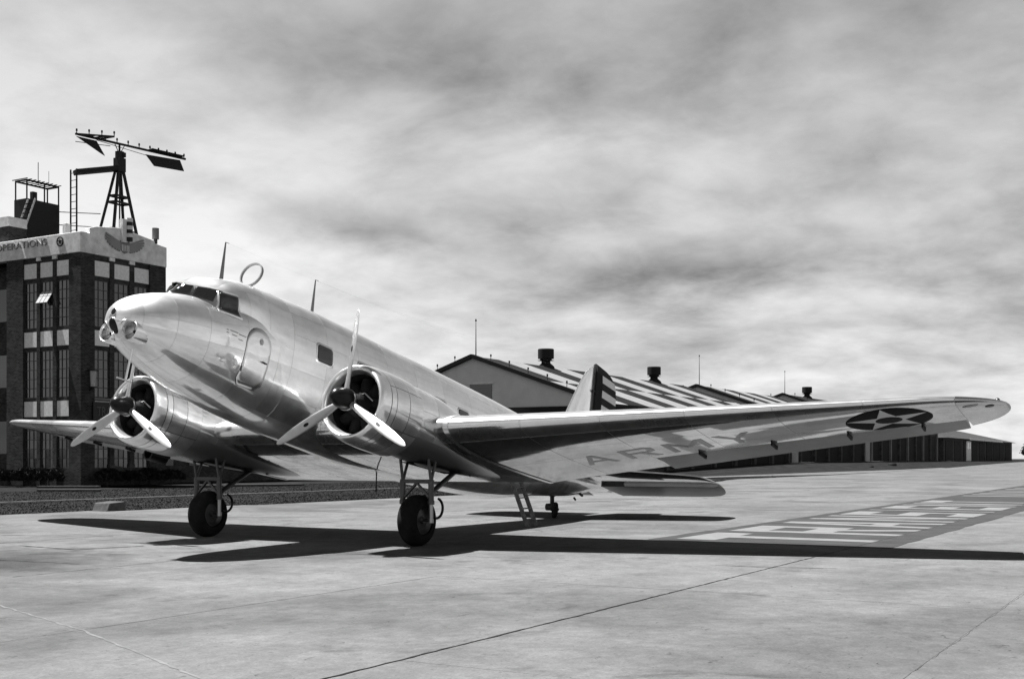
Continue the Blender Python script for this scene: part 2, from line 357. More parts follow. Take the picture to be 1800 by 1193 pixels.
# sealed joints and cracks
def crackline(pts, wd, m, name, jit=.02, z=.004, seed=1):
    rnd = random.Random(seed); P = []
    for (a, b) in zip(pts[:-1], pts[1:]):
        n = max(2, int(math.dist(a, b) / .12))
        for k in range(n): P.append((a[0] + (b[0]-a[0]) * k / n + rnd.uniform(-jit, jit), a[1] + (b[1]-a[1]) * k / n + rnd.uniform(-jit, jit)))
    P.append(pts[-1]); g = G(); L_ = []
    for i, p in enumerate(P):
        q = P[min(i+1, len(P)-1)]; r = P[max(i-1, 0)]; d = Vector((q[0]-r[0], q[1]-r[1])).normalized(); n = Vector((-d.y, d.x))
        ww = wd * rnd.uniform(.35, 1.25) / 2
        L_.append([(p[0] + n.x*ww, p[1] + n.y*ww, z), (p[0] - n.x*ww, p[1] - n.y*ww, z)])
    g.grid(L_); return obj(name, g, m, apron)
crackline([(17, 10.1), (-4.0, 10.1)], .030, M['tar'], 'tar_joint', .011, seed=2)
crackline([(-4.0, 10.1), (-30, 10.1)], .010, M['tar'], 'tar_joint', .004, .013, seed=3)
crackline([(12, 13.9), (2, 13.93)], .005, M['block'], 'tar_joint', .012, seed=4)
crackline([(1.1, 9.2), (.98, 10.1), (.7, 11.0)], .03, M['tar'], 'tar_joint', .01, seed=5)
crackline([(1.9, 4.4), (1.6, 5.2), (1.45, 6.9)], .02, M['tar'], 'tar_joint', .02, seed=15)
crackline([(9.4, 2.4), (10.1, 4.0), (11.0, 6.5), (12.3, 9.4)], .034, M['pale'], 'pale_joint', .014, seed=6)
crackline([(4.6, -4.75), (-3.7, -4.75), (-30, -4.9)], .03, M['tar'], 'tar_joint', .008, seed=7)
crackline([(2.1, -7.2), (.95, -4.6)], .045, M['tar'], 'tar_joint', .012, seed=8)
crackline([(3.85, -3.9), (4.0, -2.1), (2.7, -1.75)], .09, M['tar'], 'tar_joint', .012, seed=9)
crackline([(2.2, -2.4), (2.35, -1.5), (.6, -1.0)], .08, M['tar'], 'tar_joint', .015, seed=10)
crackline([(6.0, .4), (6.2, -1.9)], .035, M['tar'], 'tar_joint', .03, seed=11)
crackline([(7.9, 1.3), (5.2, 1.25), (2.5, 1.3)], .02, M['tar'], 'tar_joint', .02, seed=12)
crackline([(-3, -9.5), (-8, -9.2)], .02, M['tar'], 'tar_joint', .02, seed=13)
# pavement lettering on a dark painted band, light block letters
g = G(); n = 60
def band(u0, u1, v0, v1, z, jit, seed):
    rnd = random.Random(seed); k = max(2, int(abs(u1 - u0) / .8)); rows = []
    for i in range(k + 1):
        u = u0 + (u1 - u0) * i / k; rows.append([(u, v0 + rnd.uniform(-jit, jit), z), (u, v1 + rnd.uniform(-jit, jit), z)])
    return rows
g.grid(band(-3.9, -75, 5.85, 10.76, .0055, .035, 3)); obj('painted_band', g, M['asphalt'], apron)
T_, B_ = 6.28, 10.12                                        # tops and feet of the letters across the band
def stroke(g, a, b, wd, z=.0095):                           # a,b in letter space (x 0..1 along the word, y 0..1 upwards)
    p, q = Vector(a), Vector(b); d = (q - p).normalized(); nrm = Vector((-d.y, d.x)) * wd / 2
    P = [p + nrm, p - nrm, q - nrm, q + nrm]; return g, P
def ground_letter(ch, u0, wid):
    S = {'T': [((0,.89),(1,.89),.22,0),((.5,.78),(.5,0),.26,1)], 'R': [((.12,0),(.12,1),.24,1),((.24,.9),(.85,.9),.2,0),((.24,.5),(.85,.5),.18,0),((.88,.41),(.88,1),.24,1),((.55,.42),(.88,0),.26,1)],
         'A': [((.12,0),(.46,1),.24,1),((.88,0),(.54,1),.24,1),((.3,.34),(.7,.34),.15,0)], 'N': [((.11,0),(.11,1),.22,1),((.89,0),(.89,1),.22,1),((.14,.95),(.86,.05),.24,1)],
         'S': [((0,.9),(1,.9),.2,0),((.12,.5),(.12,.8),.24,1),((0,.5),(1,.5),.18,0),((.88,.2),(.88,.5),.24,1),((0,.1),(1,.1),.2,0)], 'I': [((.5,0),(.5,1),.26,1)],
         'E': [((.12,0),(.12,1),.24,1),((.24,.9),(1,.9),.2,0),((.24,.5),(.85,.5),.18,0),((.24,.1),(1,.1),.2,0)]}[ch]
    g = G()
    for k, (a, b, wd, vert) in enumerate(S):
        def W(p): return (u0 - p[0] * wid, B_ + (T_ - B_) * p[1], .0095 + .0006 * k)
        if vert: h = wd / 2; quad = [(a[0]-h, a[1]), (a[0]+h, a[1]), (b[0]+h, b[1]), (b[0]-h, b[1])]
        else: h = wd / 2; quad = [(a[0], a[1]-h), (b[0], b[1]-h), (b[0], b[1]+h), (a[0], a[1]+h)]
        g.add([W(p) for p in quad], [(0, 1, 2, 3)])
    return obj('painted_letter', g, M['paint'], apron)
u = -4.35
for ch in 'TRANSIENT':
    wd = 1.3 if ch == 'I' else 2.45
    ground_letter(ch, u, wd); u -= wd + .72
for a, b in ((-37.5, -38.3), (-40, -40.7), (-42, -42.8), (-45, -46), (-47.5, -48.2), (-50.5, -51.6), (-54, -55), (-58, -59.5), (-63, -64.5)):
    g = G(); g.add([(a, T_, .0095), (b, T_, .0095), (b, B_, .0095), (a, B_, .0095)], [(0,1,2,3)]); obj('painted_stroke', g, M['paint'], apron)
# road behind the grass, narrow at first and widening to the right
road = G(); road.grid([[(u, a, land(u, a) + .01), (u, (a+b)/2, land(u, (a+b)/2) + .01), (u, b, land(u, b) + .01)] for u, a, b in
     [(40, -24.6, -24.3), (-20, -24.4, -24.1), (-55, -24.4, -24.1), (-72, -24.7, -23.6), (-90, -24.9, -21.6), (-105, -24.6, -18.8), (-130, -24.4, -19.6), (-165, -24.0, -22.1), (-200, -24.8, -24.0)]])
tag(obj('road', road, M['concrete']), kind='structure')
wk = G(); wk.grid([[(u, v, land(u, v) + .02) for v in (-36.6, -34.6)] for u in (-155, -180, -200, -220, -240, -265)]); tag(obj('footpath', wk, M['concrete']), kind='structure')
# ragged grass tufts: stuff
def grass_stuff():
    rnd = random.Random(5); v = []; f = []
    for k in range(110000):
        u = rnd.uniform(-62, 14) if rnd.random() < .8 else rnd.uniform(-100, 14); e = APV(u)
        vv = e + .05 - abs(rnd.gauss(0, .12)) if rnd.random() < .06 else e - rnd.random() ** 1.5 * 24
        if abs(vv + 24.4) < .45 and rnd.random() < .7: continue
        z = land(u, vv) - .06; h = rnd.uniform(.01, .045); a = rnd.uniform(0, 6.28); ww = rnd.uniform(.012, .035)
        dx, dy = math.cos(a) * ww, math.sin(a) * ww; lx_, ly_ = rnd.uniform(-.05, .05), rnd.uniform(-.05, .05)
        b = len(v); v += [(u-dx, vv-dy, z), (u+dx, vv+dy, z), (u + lx_, vv + ly_, z + h)]; f.append((b, b+1, b+2))
    me = bpy.data.meshes.new('grass_tufts'); me.from_pydata(v, [], f); me.materials.append(M['grass'])
    o = bpy.data.objects.new('grass_tufts', me); C.objects.link(o); tag(o, 'short tufts of grass along the edge of the apron', 'grass', kind='stuff')
grass_stuff()

# ================================================================ the aircraft (body frame: x forward, y to its left, z up; nose 12 degrees up)
PITCH = R(12)
air = empty('transport_aircraft', (0, 0, 0), (0, -PITCH, 0))
tag(air, 'polished silver twin-engined transport aircraft parked on its tail wheel on the concrete apron', 'aircraft')
def gb(U, V, Z):                                            # ground frame -> body frame
    return (U * math.cos(PITCH) + Z * math.sin(PITCH), V, -U * math.sin(PITCH) + Z * math.cos(PITCH))
class Body:                                                 # a lofted body of superellipse sections
    def __init__(s, rows, n=2.25):
        x = [r[0] for r in rows]; s.x0, s.x1 = x[0], x[-1]; s.n = n if callable(n) else (lambda q: n)
        s.top, s.bot, s.hw, s.zc = [pchip(x, [r[k] for r in rows]) for k in (1, 2, 3, 4)]
    def p(s, x, a):
        e = 2 / s.n(x); c, d = math.cos(a), math.sin(a); zc = s.zc(x)
        y = s.hw(x) * math.copysign(abs(c) ** e, c)
        h = (s.top(x) - zc) if d > 0 else (zc - s.bot(x))
        return Vector((x, y, zc + h * math.copysign(abs(d) ** e, d)))
    def nrm(s, x, a):
        # analytic-ish normal in the section plus slope along x
        d = .01; t = s.p(x, a + d) - s.p(x, a - d); ex = .02
        k = s.p(min(s.x0, x + ex), a) - s.p(max(s.x1, x - ex), a)
        n = k.cross(t)
        if n.length < 1e-9: return Vector((1, 0, 0))
        n.normalize(); c = Vector((0, math.cos(a), math.sin(a)))
        return n if n.dot(c) >= 0 else -n
    def inside(s, p, m=1.0):
        if not (s.x1 <= p.x <= s.x0): return False
        zc = s.zc(p.x); h = (s.top(p.x) - zc) if p.z > zc else (zc - s.bot(p.x)); hw = s.hw(p.x)
        if h < 1e-6 or hw < 1e-6: return False
        return (abs(p.y) / hw) ** s.n(p.x) + (abs(p.z - zc) / h) ** s.n(p.x) < m
    def mesh_grid(s, xs, na=72):
        return [[s.p(x, 2 * math.pi * (i + .5) / na) for i in range(na)] for x in xs]
NOSE = [[5.716,2.98,2.904,.049,2.929],[5.698,3.069,2.845,.141,2.93],[5.658,3.156,2.779,.233,2.932],[5.598,3.237,2.714,.318,2.935],[5.498,3.33,2.635,.415,2.939],
        [5.358,3.425,2.551,.514,2.945],[5.168,3.522,2.461,.613,2.954],[4.918,3.62,2.366,.711,2.965],[4.618,3.709,2.273,.797,2.978],[4.318,3.774,2.196,.861,2.991],
        [4.12,3.808,2.151,.893,3.0],[3.8,3.885,2.088,.931,3.05],[3.3,4.05,2.006,.955,3.1],[2.5,4.36,1.911,.958,3.15],[1.6,4.46,1.86,.96,3.19],[1.0,4.47,1.85,.96,3.2]]
CABIN = [[4.72,3.95,3.36,.66,3.60],[4.62,4.00,3.34,.69,3.60],[4.45,4.06,3.3,.71,3.59],[4.2,4.165,3.2,.745,3.56],[3.8,4.30,3.05,.81,3.50],[3.3,4.405,2.7,.88,3.40],[2.8,4.45,2.2,.945,3.26],[2.3,4.48,1.905,.965,3.17],[1.0,4.535,1.833,.97,3.2],[-1,4.535,1.78,.97,3.2],
         [-3,4.555,1.82,.96,3.22],[-5,4.555,1.95,.92,3.27],[-7,4.53,2.2,.83,3.35],[-9,4.42,2.6,.68,3.45],[-11,4.28,2.97,.48,3.6],[-12.8,4.1,3.45,.26,3.72],[-13.9,3.84,3.6,.07,3.72]]
nose, cabin = Body(NOSE), Body(CABIN, pchip([4.72, 4.45, 4.2, 3.7, 3.2, 2.6, -13.9], [5.0, 4.0, 3.3, 2.75, 2.5, 2.3, 2.25]))
SHEAR = 0.93
def cab_p(x, a):                                            # the front of the cockpit is a shallow V in plan
    p = cabin.p(x, a); k = smoothstep(2.7, 4.72, x); p.x -= SHEAR * math.sqrt(p.y * p.y + .0004) * k + .36 * (p.z - 3.62) * smoothstep(4.0, 4.72, x); return p
def cab_n(x, a):
    d = .01; t = cab_p(x, a + d) - cab_p(x, a - d); k = cab_p(min(4.72, x + .02), a) - cab_p(max(-13.9, x - .02), a)
    n = k.cross(t)
    if n.length < 1e-9: return Vector((1, 0, 0))
    n.normalize(); c = Vector((0, math.cos(a), math.sin(a))); return n if n.dot(c) >= 0 else -n
g = G()
nx = [5.716, 5.708, 5.698, 5.68, 5.658, 5.63, 5.598, 5.55, 5.498, 5.43, 5.358, 5.27, 5.168, 5.05, 4.918, 4.77, 4.618, 4.47, 4.318, 4.2, 4.12, 4.0, 3.8, 3.6, 3.3, 2.9, 2.5, 2.0, 1.6, 1.0]
P = nose.mesh_grid(nx); g.grid(P, True); g.add(P[0], [tuple(range(72))])
cx = [4.72, 4.68, 4.62, 4.54, 4.45, 4.35, 4.2, 4.05, 3.92, 3.8, 3.65, 3.5, 3.3, 3.1, 2.8, 2.55, 2.3, 2.0] + list(np.arange(1.6, -13.6, -.4)) + [-13.6, -13.9]
P2 = [[cab_p(x, 2*math.pi*(i+.5)/72) for i in range(72)] for x in cx]
g.grid(P2, True); ctr = Vector((4.712, 0, 3.62)); g.add(P2[0] + [ctr], [(i, (i+1) % 72, 72) for i in range(72)]); g.add(P2[-1], [tuple(range(72))])
fus_me = g.mesh('fuselage', True, True, 40)
fus = obj('fuselage', fus_me, M['core'], air)
def bvh_of(me):
    return BVHTree.FromPolygons([v.co.copy() for v in me.vertices], [tuple(p.vertices) for p in me.polygons])
FB = bvh_of(fus_me)

def panel(P, Nn, name, m, parent, lift=.004, pillow=.0032, skirt=.009, gap=None):
    """P,Nn: grids of points and outward normals; a slightly bulged sheet with turned-down edges"""
    nj, ni = len(P), len(P[0]); rows = []
    for j in range(nj):
        row = []
        for i in range(ni):
            s = math.sin(math.pi * j / (nj-1)) * math.sin(math.pi * i / (ni-1))
            row.append(P[j][i] + Nn[j][i] * (lift + pillow * s))
        rows.append(row)
    g = G(); g.grid(rows)
    ring = [(0, i) for i in range(ni)] + [(j, ni-1) for j in range(1, nj)] + [(nj-1, i) for i in range(ni-2, -1, -1)] + [(j, 0) for j in range(nj-2, 0, -1)]
    a = [rows[j][i] for j, i in ring]; b = [P[j][i] - Nn[j][i] * skirt for j, i in ring]; n = len(ring)
    g2 = G(); g2.add(a + b, [(k, (k+1) % n, n + (k+1) % n, n + k) for k in range(n)])
    # orient outward
    me = bpy.data.meshes.new(name); v = g.v + g2.v; f = list(g.f)
    c = [Vector(q) for q in v[:nj*ni]]; q = f[len(f)//2]
    fn = (c[q[1]] - c[q[0]]).cross(c[q[2]] - c[q[0]])
    if fn.dot(Nn[nj//2][ni//2]) < 0: f = [t[::-1] for t in f]
    k = len(f); f += [tuple(i + nj*ni for i in t) for t in g2.f]
    me.from_pydata(v, [], f); me.update()
    me.polygons.foreach_set('use_smooth', [i < k for i in range(len(f))]); me.materials.append(m)
    o = bpy.data.objects.new(name, me); C.objects.link(o); o.parent = parent; return o
def skin_rings(pf, nf, xbr, abr, parent, other, gapx=-.0025, gapa=.0022, nj=9, ni=7, m='alu', only=None):
    for (xa, xb) in zip(xbr[:-1], xbr[1:]):
        for (a0, a1) in zip(abr[:-1], abr[1:]):
            r = max(.1, (pf((xa+xb)/2, (a0+a1)/2) - Vector((( xa+xb)/2, 0, 3.2))).length)
            xs = [xa + gapx + (xb - xa - 2*gapx) * j / (nj-1) for j in range(nj)]
            as_ = [a0 + gapa + (a1 - a0 - 2*gapa) * i / (ni-1) for i in range(ni)]
            P = [[pf(x, a) for a in as_] for x in xs]
            if other and all(other(p) for row in P for p in row): continue
            panel(P, [[nf(x, a) for a in as_] for x in xs], 'skin_panel', M[m], parent)
D = math.pi / 180
ang = [t * D for t in (-90, -58, -30, -6, 18, 42, 64, 90, 116, 138, 162, 186, 210, 238, 270)]
skin_rings(nose.p, nose.nrm, [5.712, 5.45, 4.92, 4.30], [t * D for t in (-90, -40, 8, 50, 90, 130, 172, 220, 270)], fus, lambda p: cabin.inside(p, .98), nj=13, ni=11)
skin_rings(nose.p, nose.nrm, [4.30, 3.45, 2.62, 1.8], ang, fus, lambda p: cabin.inside(p, .98), nj=9, ni=9)
skin_rings(cab_p, cab_n, [4.70, 3.75, 2.95, 2.25], [t * D for t in (-40, 5, 40, 64, 90, 116, 140, 175, 220)], fus, lambda p: nose.inside(p, .98), nj=13, ni=11)
skin_rings(cab_p, cab_n, [2.25, 1.25, .25, -.8, -1.9, -3.0, -4.2, -5.4, -6.6, -7.8, -9.0, -10.2, -11.4, -12.6, -13.5], ang, fus, None, nj=7, ni=7)

# conforming plates: windows, doors, markings
def plate(name, outline, frame, target, m, parent, lift=.012, skirt=.012, rings=6, smooth=True, reach=6.0):
    """outline: 2D points (star-shaped about the middle); frame(a,b)->(origin, direction); cast onto the target and lift off it"""
    ca = sum(p[0] for p in outline) / len(outline); cb = sum(p[1] for p in outline) / len(outline); n = len(outline)
    def hit(a, b):
        o, d = frame(a, b); h = target.ray_cast(Vector(o), Vector(d), reach)
        if h[0] is None: return None
        nn = h[1] if h[1].dot(Vector(d)) < 0 else -h[1]
        return h[0] + nn * lift, nn
    V = []; NN = []
    c = hit(ca, cb)
    if c is None: return None
    V.append(c[0]); NN.append(c[1]); last = {}
    for r in range(1, rings + 1):
        for i, (a, b) in enumerate(outline):
            t = r / rings; h = hit(ca + (a - ca) * t, cb + (b - cb) * t)
            if h is None: h = last.get(i, c)
            last[i] = h; V.append(h[0]); NN.append(h[1])
    F = [(0, 1 + i, 1 + (i + 1) % n) for i in range(n)]
    for r in range(rings - 1):
        for i in range(n):
            a, b = 1 + r*n + i, 1 + r*n + (i+1) % n; F.append((a, a + n, b + n, b))
    k = len(F); e = 1 + (rings-1) * n; base = len(V)
    for i in range(n): V.append(V[e+i] - NN[e+i] * (lift + skirt))
    F += [(e+i, base+i, base+(i+1) % n, e+(i+1) % n) for i in range(n)]
    me = bpy.data.meshes.new(name); me.from_pydata([tuple(v) for v in V], [], F); me.update()
    bm = bmesh.new(); bm.from_mesh(me); bmesh.ops.recalc_face_normals(bm, faces=bm.faces); bm.to_mesh(me); bm.free()
    if smooth: me.polygons.foreach_set('use_smooth', [i < k for i in range(len(me.polygons))])
    me.materials.append(m); o = bpy.data.objects.new(name, me); C.objects.link(o); o.parent = parent; return o
def dense(poly, step=.06, close=True):
    out = []
    for p, q in zip(poly, poly[1:] + poly[:1]):
        k = max(1, int(math.dist(p, q) / step))
        out += [(p[0] + (q[0]-p[0]) * i / k, p[1] + (q[1]-p[1]) * i / k) for i in range(k)]
    return out
def rrect(x0, x1, z0, z1, r, k=5):
    pts = []
    for cx_, cz_, s in ((x1-r, z1-r, 0), (x0+r, z1-r, 90), (x0+r, z0+r, 180), (x1-r, z0+r, 270)):
        pts += [(cx_ + r * math.cos((s + 90*i/k) * D), cz_ + r * math.sin((s + 90*i/k) * D)) for i in range(k+1)]
    return pts
left = lambda a, b: ((a, 4.0, b), (0, -1, 0)); right = lambda a, b: ((a, -4.0, b), (0, 1, 0))
front = lambda a, b: ((7.0, a, b), (-1, 0, 0))
for sgn, side in ((1, left), (-1, right)):
    for k, xw in enumerate((1.33, .02, -1.15, -2.83, -3.83, -4.9)):
        fr = plate('cabin_window', dense(rrect(xw-.275, xw+.275, 3.28, 3.70, .09)), side, FB, M['alu'], air, lift=.011)
        plate('window_glass', dense(rrect(xw-.235, xw+.235, 3.325, 3.665, .07)), side, FB, M['glass'], fr, lift=.016)
    # cockpit side window
    fr = plate('cockpit_side_window', dense([(3.58, 3.50), (3.59, 3.955), (3.65, 3.965), (4.02, 3.945), (4.06, 3.90), (4.07, 3.52)]), side, FB, M['alu'], air, lift=.011)
    plate('window_glass', dense([(3.62, 3.545), (3.63, 3.915), (3.66, 3.925), (4.00, 3.905), (4.03, 3.875), (4.035, 3.565)]), side, FB, M['glass'], fr, lift=.017)
# windscreen panes, one each side of the centre post
for s in (1, -1):
    for y0, y1, b0, b1 in ((.026, .286, 3.750, 3.750), (.334, .61, 3.742, 3.69)):
        plate('windshield_pane', dense([(s*(y0-.006), b0), (s*(y0-.006), 3.937), (s*(y1+.004), 3.937), (s*(y1+.004), b1)], .04), front, FB, M['glass'], fus, lift=.013, skirt=.004)
# oval baggage door in the nose side: dark joint, then the door skin over it
def door_outline(gr):
    x0, x1, zb, zt = 2.86 - gr, 3.50 + gr, 2.36 - gr, 3.46 + gr; r = (x1 - x0) / 2; xm = (x0 + x1) / 2
    pts = [(x0 + .1, zb), (x1 - .1, zb), (x1, zb + .1)]
    pts += [(xm + r * math.cos(t * D), zt - r + r * math.sin(t * D)) for t in range(0, 181, 15)] + [(x0, zb + .1)]
    return dense(pts, .08)
plate('door_joint', door_outline(.004), left, FB, M['iron'], fus, lift=.0075)
door = plate('baggage_door', door_outline(-.006), left, FB, M['alu'], air, lift=.012)
g = G(); g.tube((2.93, .975, 2.86), (3.05, .985, 2.87), .014, n=8); g.tube((2.93, .975, 2.86), (2.93, .93, 2.86), .012, n=8); obj('door_handle', g, M['steel'], door)
plate('door_latch', [(3.13 + .045 * math.cos(t * D), 3.22 + .06 * math.sin(t * D)) for t in range(0, 360, 30)], left, FB, M['oleo'], door, lift=.02)
for z in (2.62, 3.08):
    g = G(); g.tube((3.515, .93, z - .05), (3.515, .93, z + .05), .014, n=8); obj('hinge', g, M['steel'], door)
# small unreadable stencilled data block ahead of the door
for k, (x0, x1, z) in enumerate([(3.98, 3.93, 3.20), (3.90, 3.72, 3.205), (3.70, 3.52, 3.19), (3.98, 3.93, 3.15), (3.86, 3.74, 3.14), (3.70, 3.60, 3.10)]):
    plate('stencil_mark', dense([(x0, z), (x0, z + .014), (x1, z + .014), (x1, z)], .05), left, FB, M['stencil'], fus, lift=.0105, skirt=.002, rings=2)
# passenger door ring high on the rear fuselage, tail cap
plate('passenger_door_joint', dense(rrect(-6.75, -5.95, 2.62, 4.02, .25)), left, FB, M['black'], fus, lift=.0075)
plate('passenger_door', dense(rrect(-6.735, -5.965, 2.635, 4.005, .24)), left, FB, M['alu'], fus, lift=.011)
# two dark nose ports on the centre line
for z, ry, rz in ((2.80, .085, .115), (3.03, .05, .06)):
    p = plate('nose_port_rim', [((ry + .018) * math.cos(t * D), z + (rz + .018) * math.sin(t * D)) for t in range(0, 360, 20)], front, FB, M['alu'], air, lift=.008)
    plate('nose_port', [(ry * math.cos(t * D), z + rz * math.sin(t * D)) for t in range(0, 360, 20)], front, FB, M['black'], p, lift=.014)
# landing lights let into the nose: the skin is cut away inside each tube
LY, LZ, LR = .285, 2.735, .150
def cut(o):
    me = o.data; bm = bmesh.new(); bm.from_mesh(me); dead = []
    for f in bm.faces:
        c = f.calc_center_median()
        if c.x > 5.25 and math.hypot(abs(c.y) - LY, c.z - LZ) < LR + .006: dead.append(f)
    if dead: bmesh.ops.delete(bm, geom=dead, context='FACES'); bm.to_mesh(me)
    bm.free()
for o in [fus] + [c for c in fus.children if c.name.startswith('skin_panel')]: cut(o)
for s in (1, -1):
    lt = empty('landing_light'); lt.parent = air; c = (0, s * LY, LZ)
    rows = []
    for i in range(48):
        t = 2 * math.pi * i / 48; cy_, cz_ = math.cos(t), math.sin(t)
        h = FB.ray_cast(Vector((7, c[1] + cy_ * .172, c[2] + cz_ * .172)), Vector((-1, 0, 0)), 3)
        xs_ = h[0].x if h[0] else 5.3
        xf = max(5.56, xs_ + .006); xb = min(xs_ - .03, xf - .05)
        rows.append([Vector((x, c[1] + cy_ * r, c[2] + cz_ * r)) for x, r in ((xb, .176), (xf - .012, .176), (xf, .170), (xf + .002, .162), (xf - .008, .153), (5.36, .150))])
    rows.append(rows[0]); g = G(); g.grid(rows); obj('rim', g, M['alu'], lt, True, 50)
    g = G(); g.lathe([(5.52, .150), (5.50, .147), (5.44, .125), (5.39, .08), (5.37, .03), (5.368, .002)], 40, c); obj('reflector', g, M['reflector'], lt, True)
    g = G(); g.lathe([(5.37, .024), (5.44, .034), (5.47, .024), (5.475, .002)], 16, c); obj('bulb', g, M['black'], lt, True)
    g = G()
    for t in (90, 210, 330):
        cc = Vector((5.45, c[1], c[2])); g.tube(cc, cc + Vector((.05, math.cos(t*D) * .148, math.sin(t*D) * .148)), .004, n=6)
    obj('bulb_holder', g, M['steel'], lt)
# pitot mast, aerials, loop
g = G(); g.tube((5.30, .12, 2.48), (5.33, .12, 1.93), .022, .018, 10); g.tube((5.20, .12, 1.93), (5.52, .12, 1.93), .012, n=8); obj('pitot_mast', g, M['alu'], air, True, 40)
def mast(name, x, z0, z1):
    g = G(); rows = []
    for t in (0, .5, 1):
        z = z0 + (z1 - z0) * t; cch = .105 * (1 - t) + .03 * t; th = .022 * (1 - t) + .01 * t
        rows.append([(x + .03*t + cch/2 * math.cos(a*D), th * math.sin(a*D), z) for a in range(0, 360, 30)])
    g.grid(rows, True); g.add(rows[-1], [tuple(range(12))]); g.tube((x + .03, 0, z1), (x - .06, 0, z1 + .01), .006, n=6)
    return obj(name, g, M['rubber'], air, True, 50)
mast('antenna_mast', 3.42, 4.36, 5.12); mast('antenna_mast', .80, 4.50, 5.30)
g = G(); cl, rr = Vector((2.66, 0, 4.76)), .235; ax1 = Vector((-.12, .98, .10)).normalized(); ax2 = Vector((-.16, 0, 1)).normalized(); axn = ax1.cross(ax2).normalized()
rows = []
for i in range(48):
    t = 2*math.pi*i/48; rad = ax1 * math.cos(t) + ax2 * math.sin(t)
    rows.append([cl + rad * (rr + dr) + axn * dz for dr, dz in ((-.012, -.028), (.012, -.028), (.012, .028), (-.012, .028))])
rows.append(rows[0]); g.grid(rows, True); g.tube((2.63, 0, 4.42), (2.64, 0, 4.54), .035, n=12); obj('loop_antenna', g, M['rubber'], air, True, 40)
g = G()
def wire(a, b, sag):
    a, b = Vector(a), Vector(b); n = 14
    pts = [a.lerp(b, i/n) - Vector((0, 0, sag * 4 * (i/n) * (1 - i/n))) for i in range(n+1)]; g.path(pts, .0006, 5)
wire((3.40, 0, 5.12), (-12.2, 0, 6.98), .25); wire((.78, 0, 5.30), (-12.2, 0, 6.9), .2); obj('antenna_wire', g, M['rubber'], air)

# ---------------------------------------------------------------- wings
Y0W, YT = 3.70, 12.97
def le(y): return .94 - .29 * (max(y, Y0W) - Y0W)
te_l = pchip([0, 3.7, 6.5, 9, 12, 13], [-3.36, -3.36, -3.46, -3.52, -3.56, -3.56])
def plan(y):
    a, b = le(y), te_l(y)
    if y > 11.75:
        q = min(1.0, (y - 11.75) / (YT - 11.75)); e = math.sqrt(max(0, 1 - q*q)); tx = -2.45
        a = tx + (a - tx) * e ** .85; b = tx + (b - tx) * e
    return a, b
def zl(y): return 2.16 + .108 * (max(y, Y0W) - Y0W)
def foil(y, c, up, yy=None):
    a, b = plan(y); ch = max(a - b, .004); ya = y
    t = .15 - .055 * max(0, (y - Y0W)) / (YT - Y0W)
    yt = 5 * t * (.2969*math.sqrt(c) - .126*c - .3516*c*c + .2843*c**3 - .1036*c**4)
    cam_ = .02/.16 * (.8*c - c*c) if c < .4 else .02/.36 * (.2 + .8*c - c*c)
    inc = .061 * (1 - .95 * min(1, max(0, y - Y0W) / 8.6)); z0 = zl(y) - (le(y) - a) * inc; z1 = z0 - ch * inc
    zz = z0 + (z1 - z0) * c + ch * (cam_ + (yt if up else -yt))
    return Vector((a - ch * c, y, zz))
def foil_n(y, c, up, s=1):
    d = .02; dc = .01
    py = foil(min(YT-.001, y+d), c, up) - foil(max(.01, y-d), c, up); pc = foil(y, min(1, c+dc), up) - foil(y, max(.0005, c-dc), up)
    n = py.cross(pc)
    if n.length < 1e-12: return Vector((0, 0, 1 if up else -1))
    n.normalize(); return n if (n.z > 0) == up else -n
A0, A1 = 6.45, 12.20                                        # the aileron
def hinge(y): a, b = plan(y); return (a + 2.53 + .068 * (y - 6.45)) / (a - b)
CS = [0, .002, .006, .012, .022, .036, .055, .08, .11, .15, .2, .26, .33, .41, .5, .6, .7, .8, .9, 1.0]
def wing_rows(ys, cend):
    rows = []
    for y in ys:
        ce = cend(y); rows.append([foil(y, c * ce, True) for c in CS[::-1]] + [foil(y, c * ce, False) for c in CS[1:]])
    return rows
def mir(v, s): return Vector((v.x, v.y * s, v.z))
def mirror_rows(rows, s): return [[mir(p, s) for p in r] for r in rows]
WB = {}
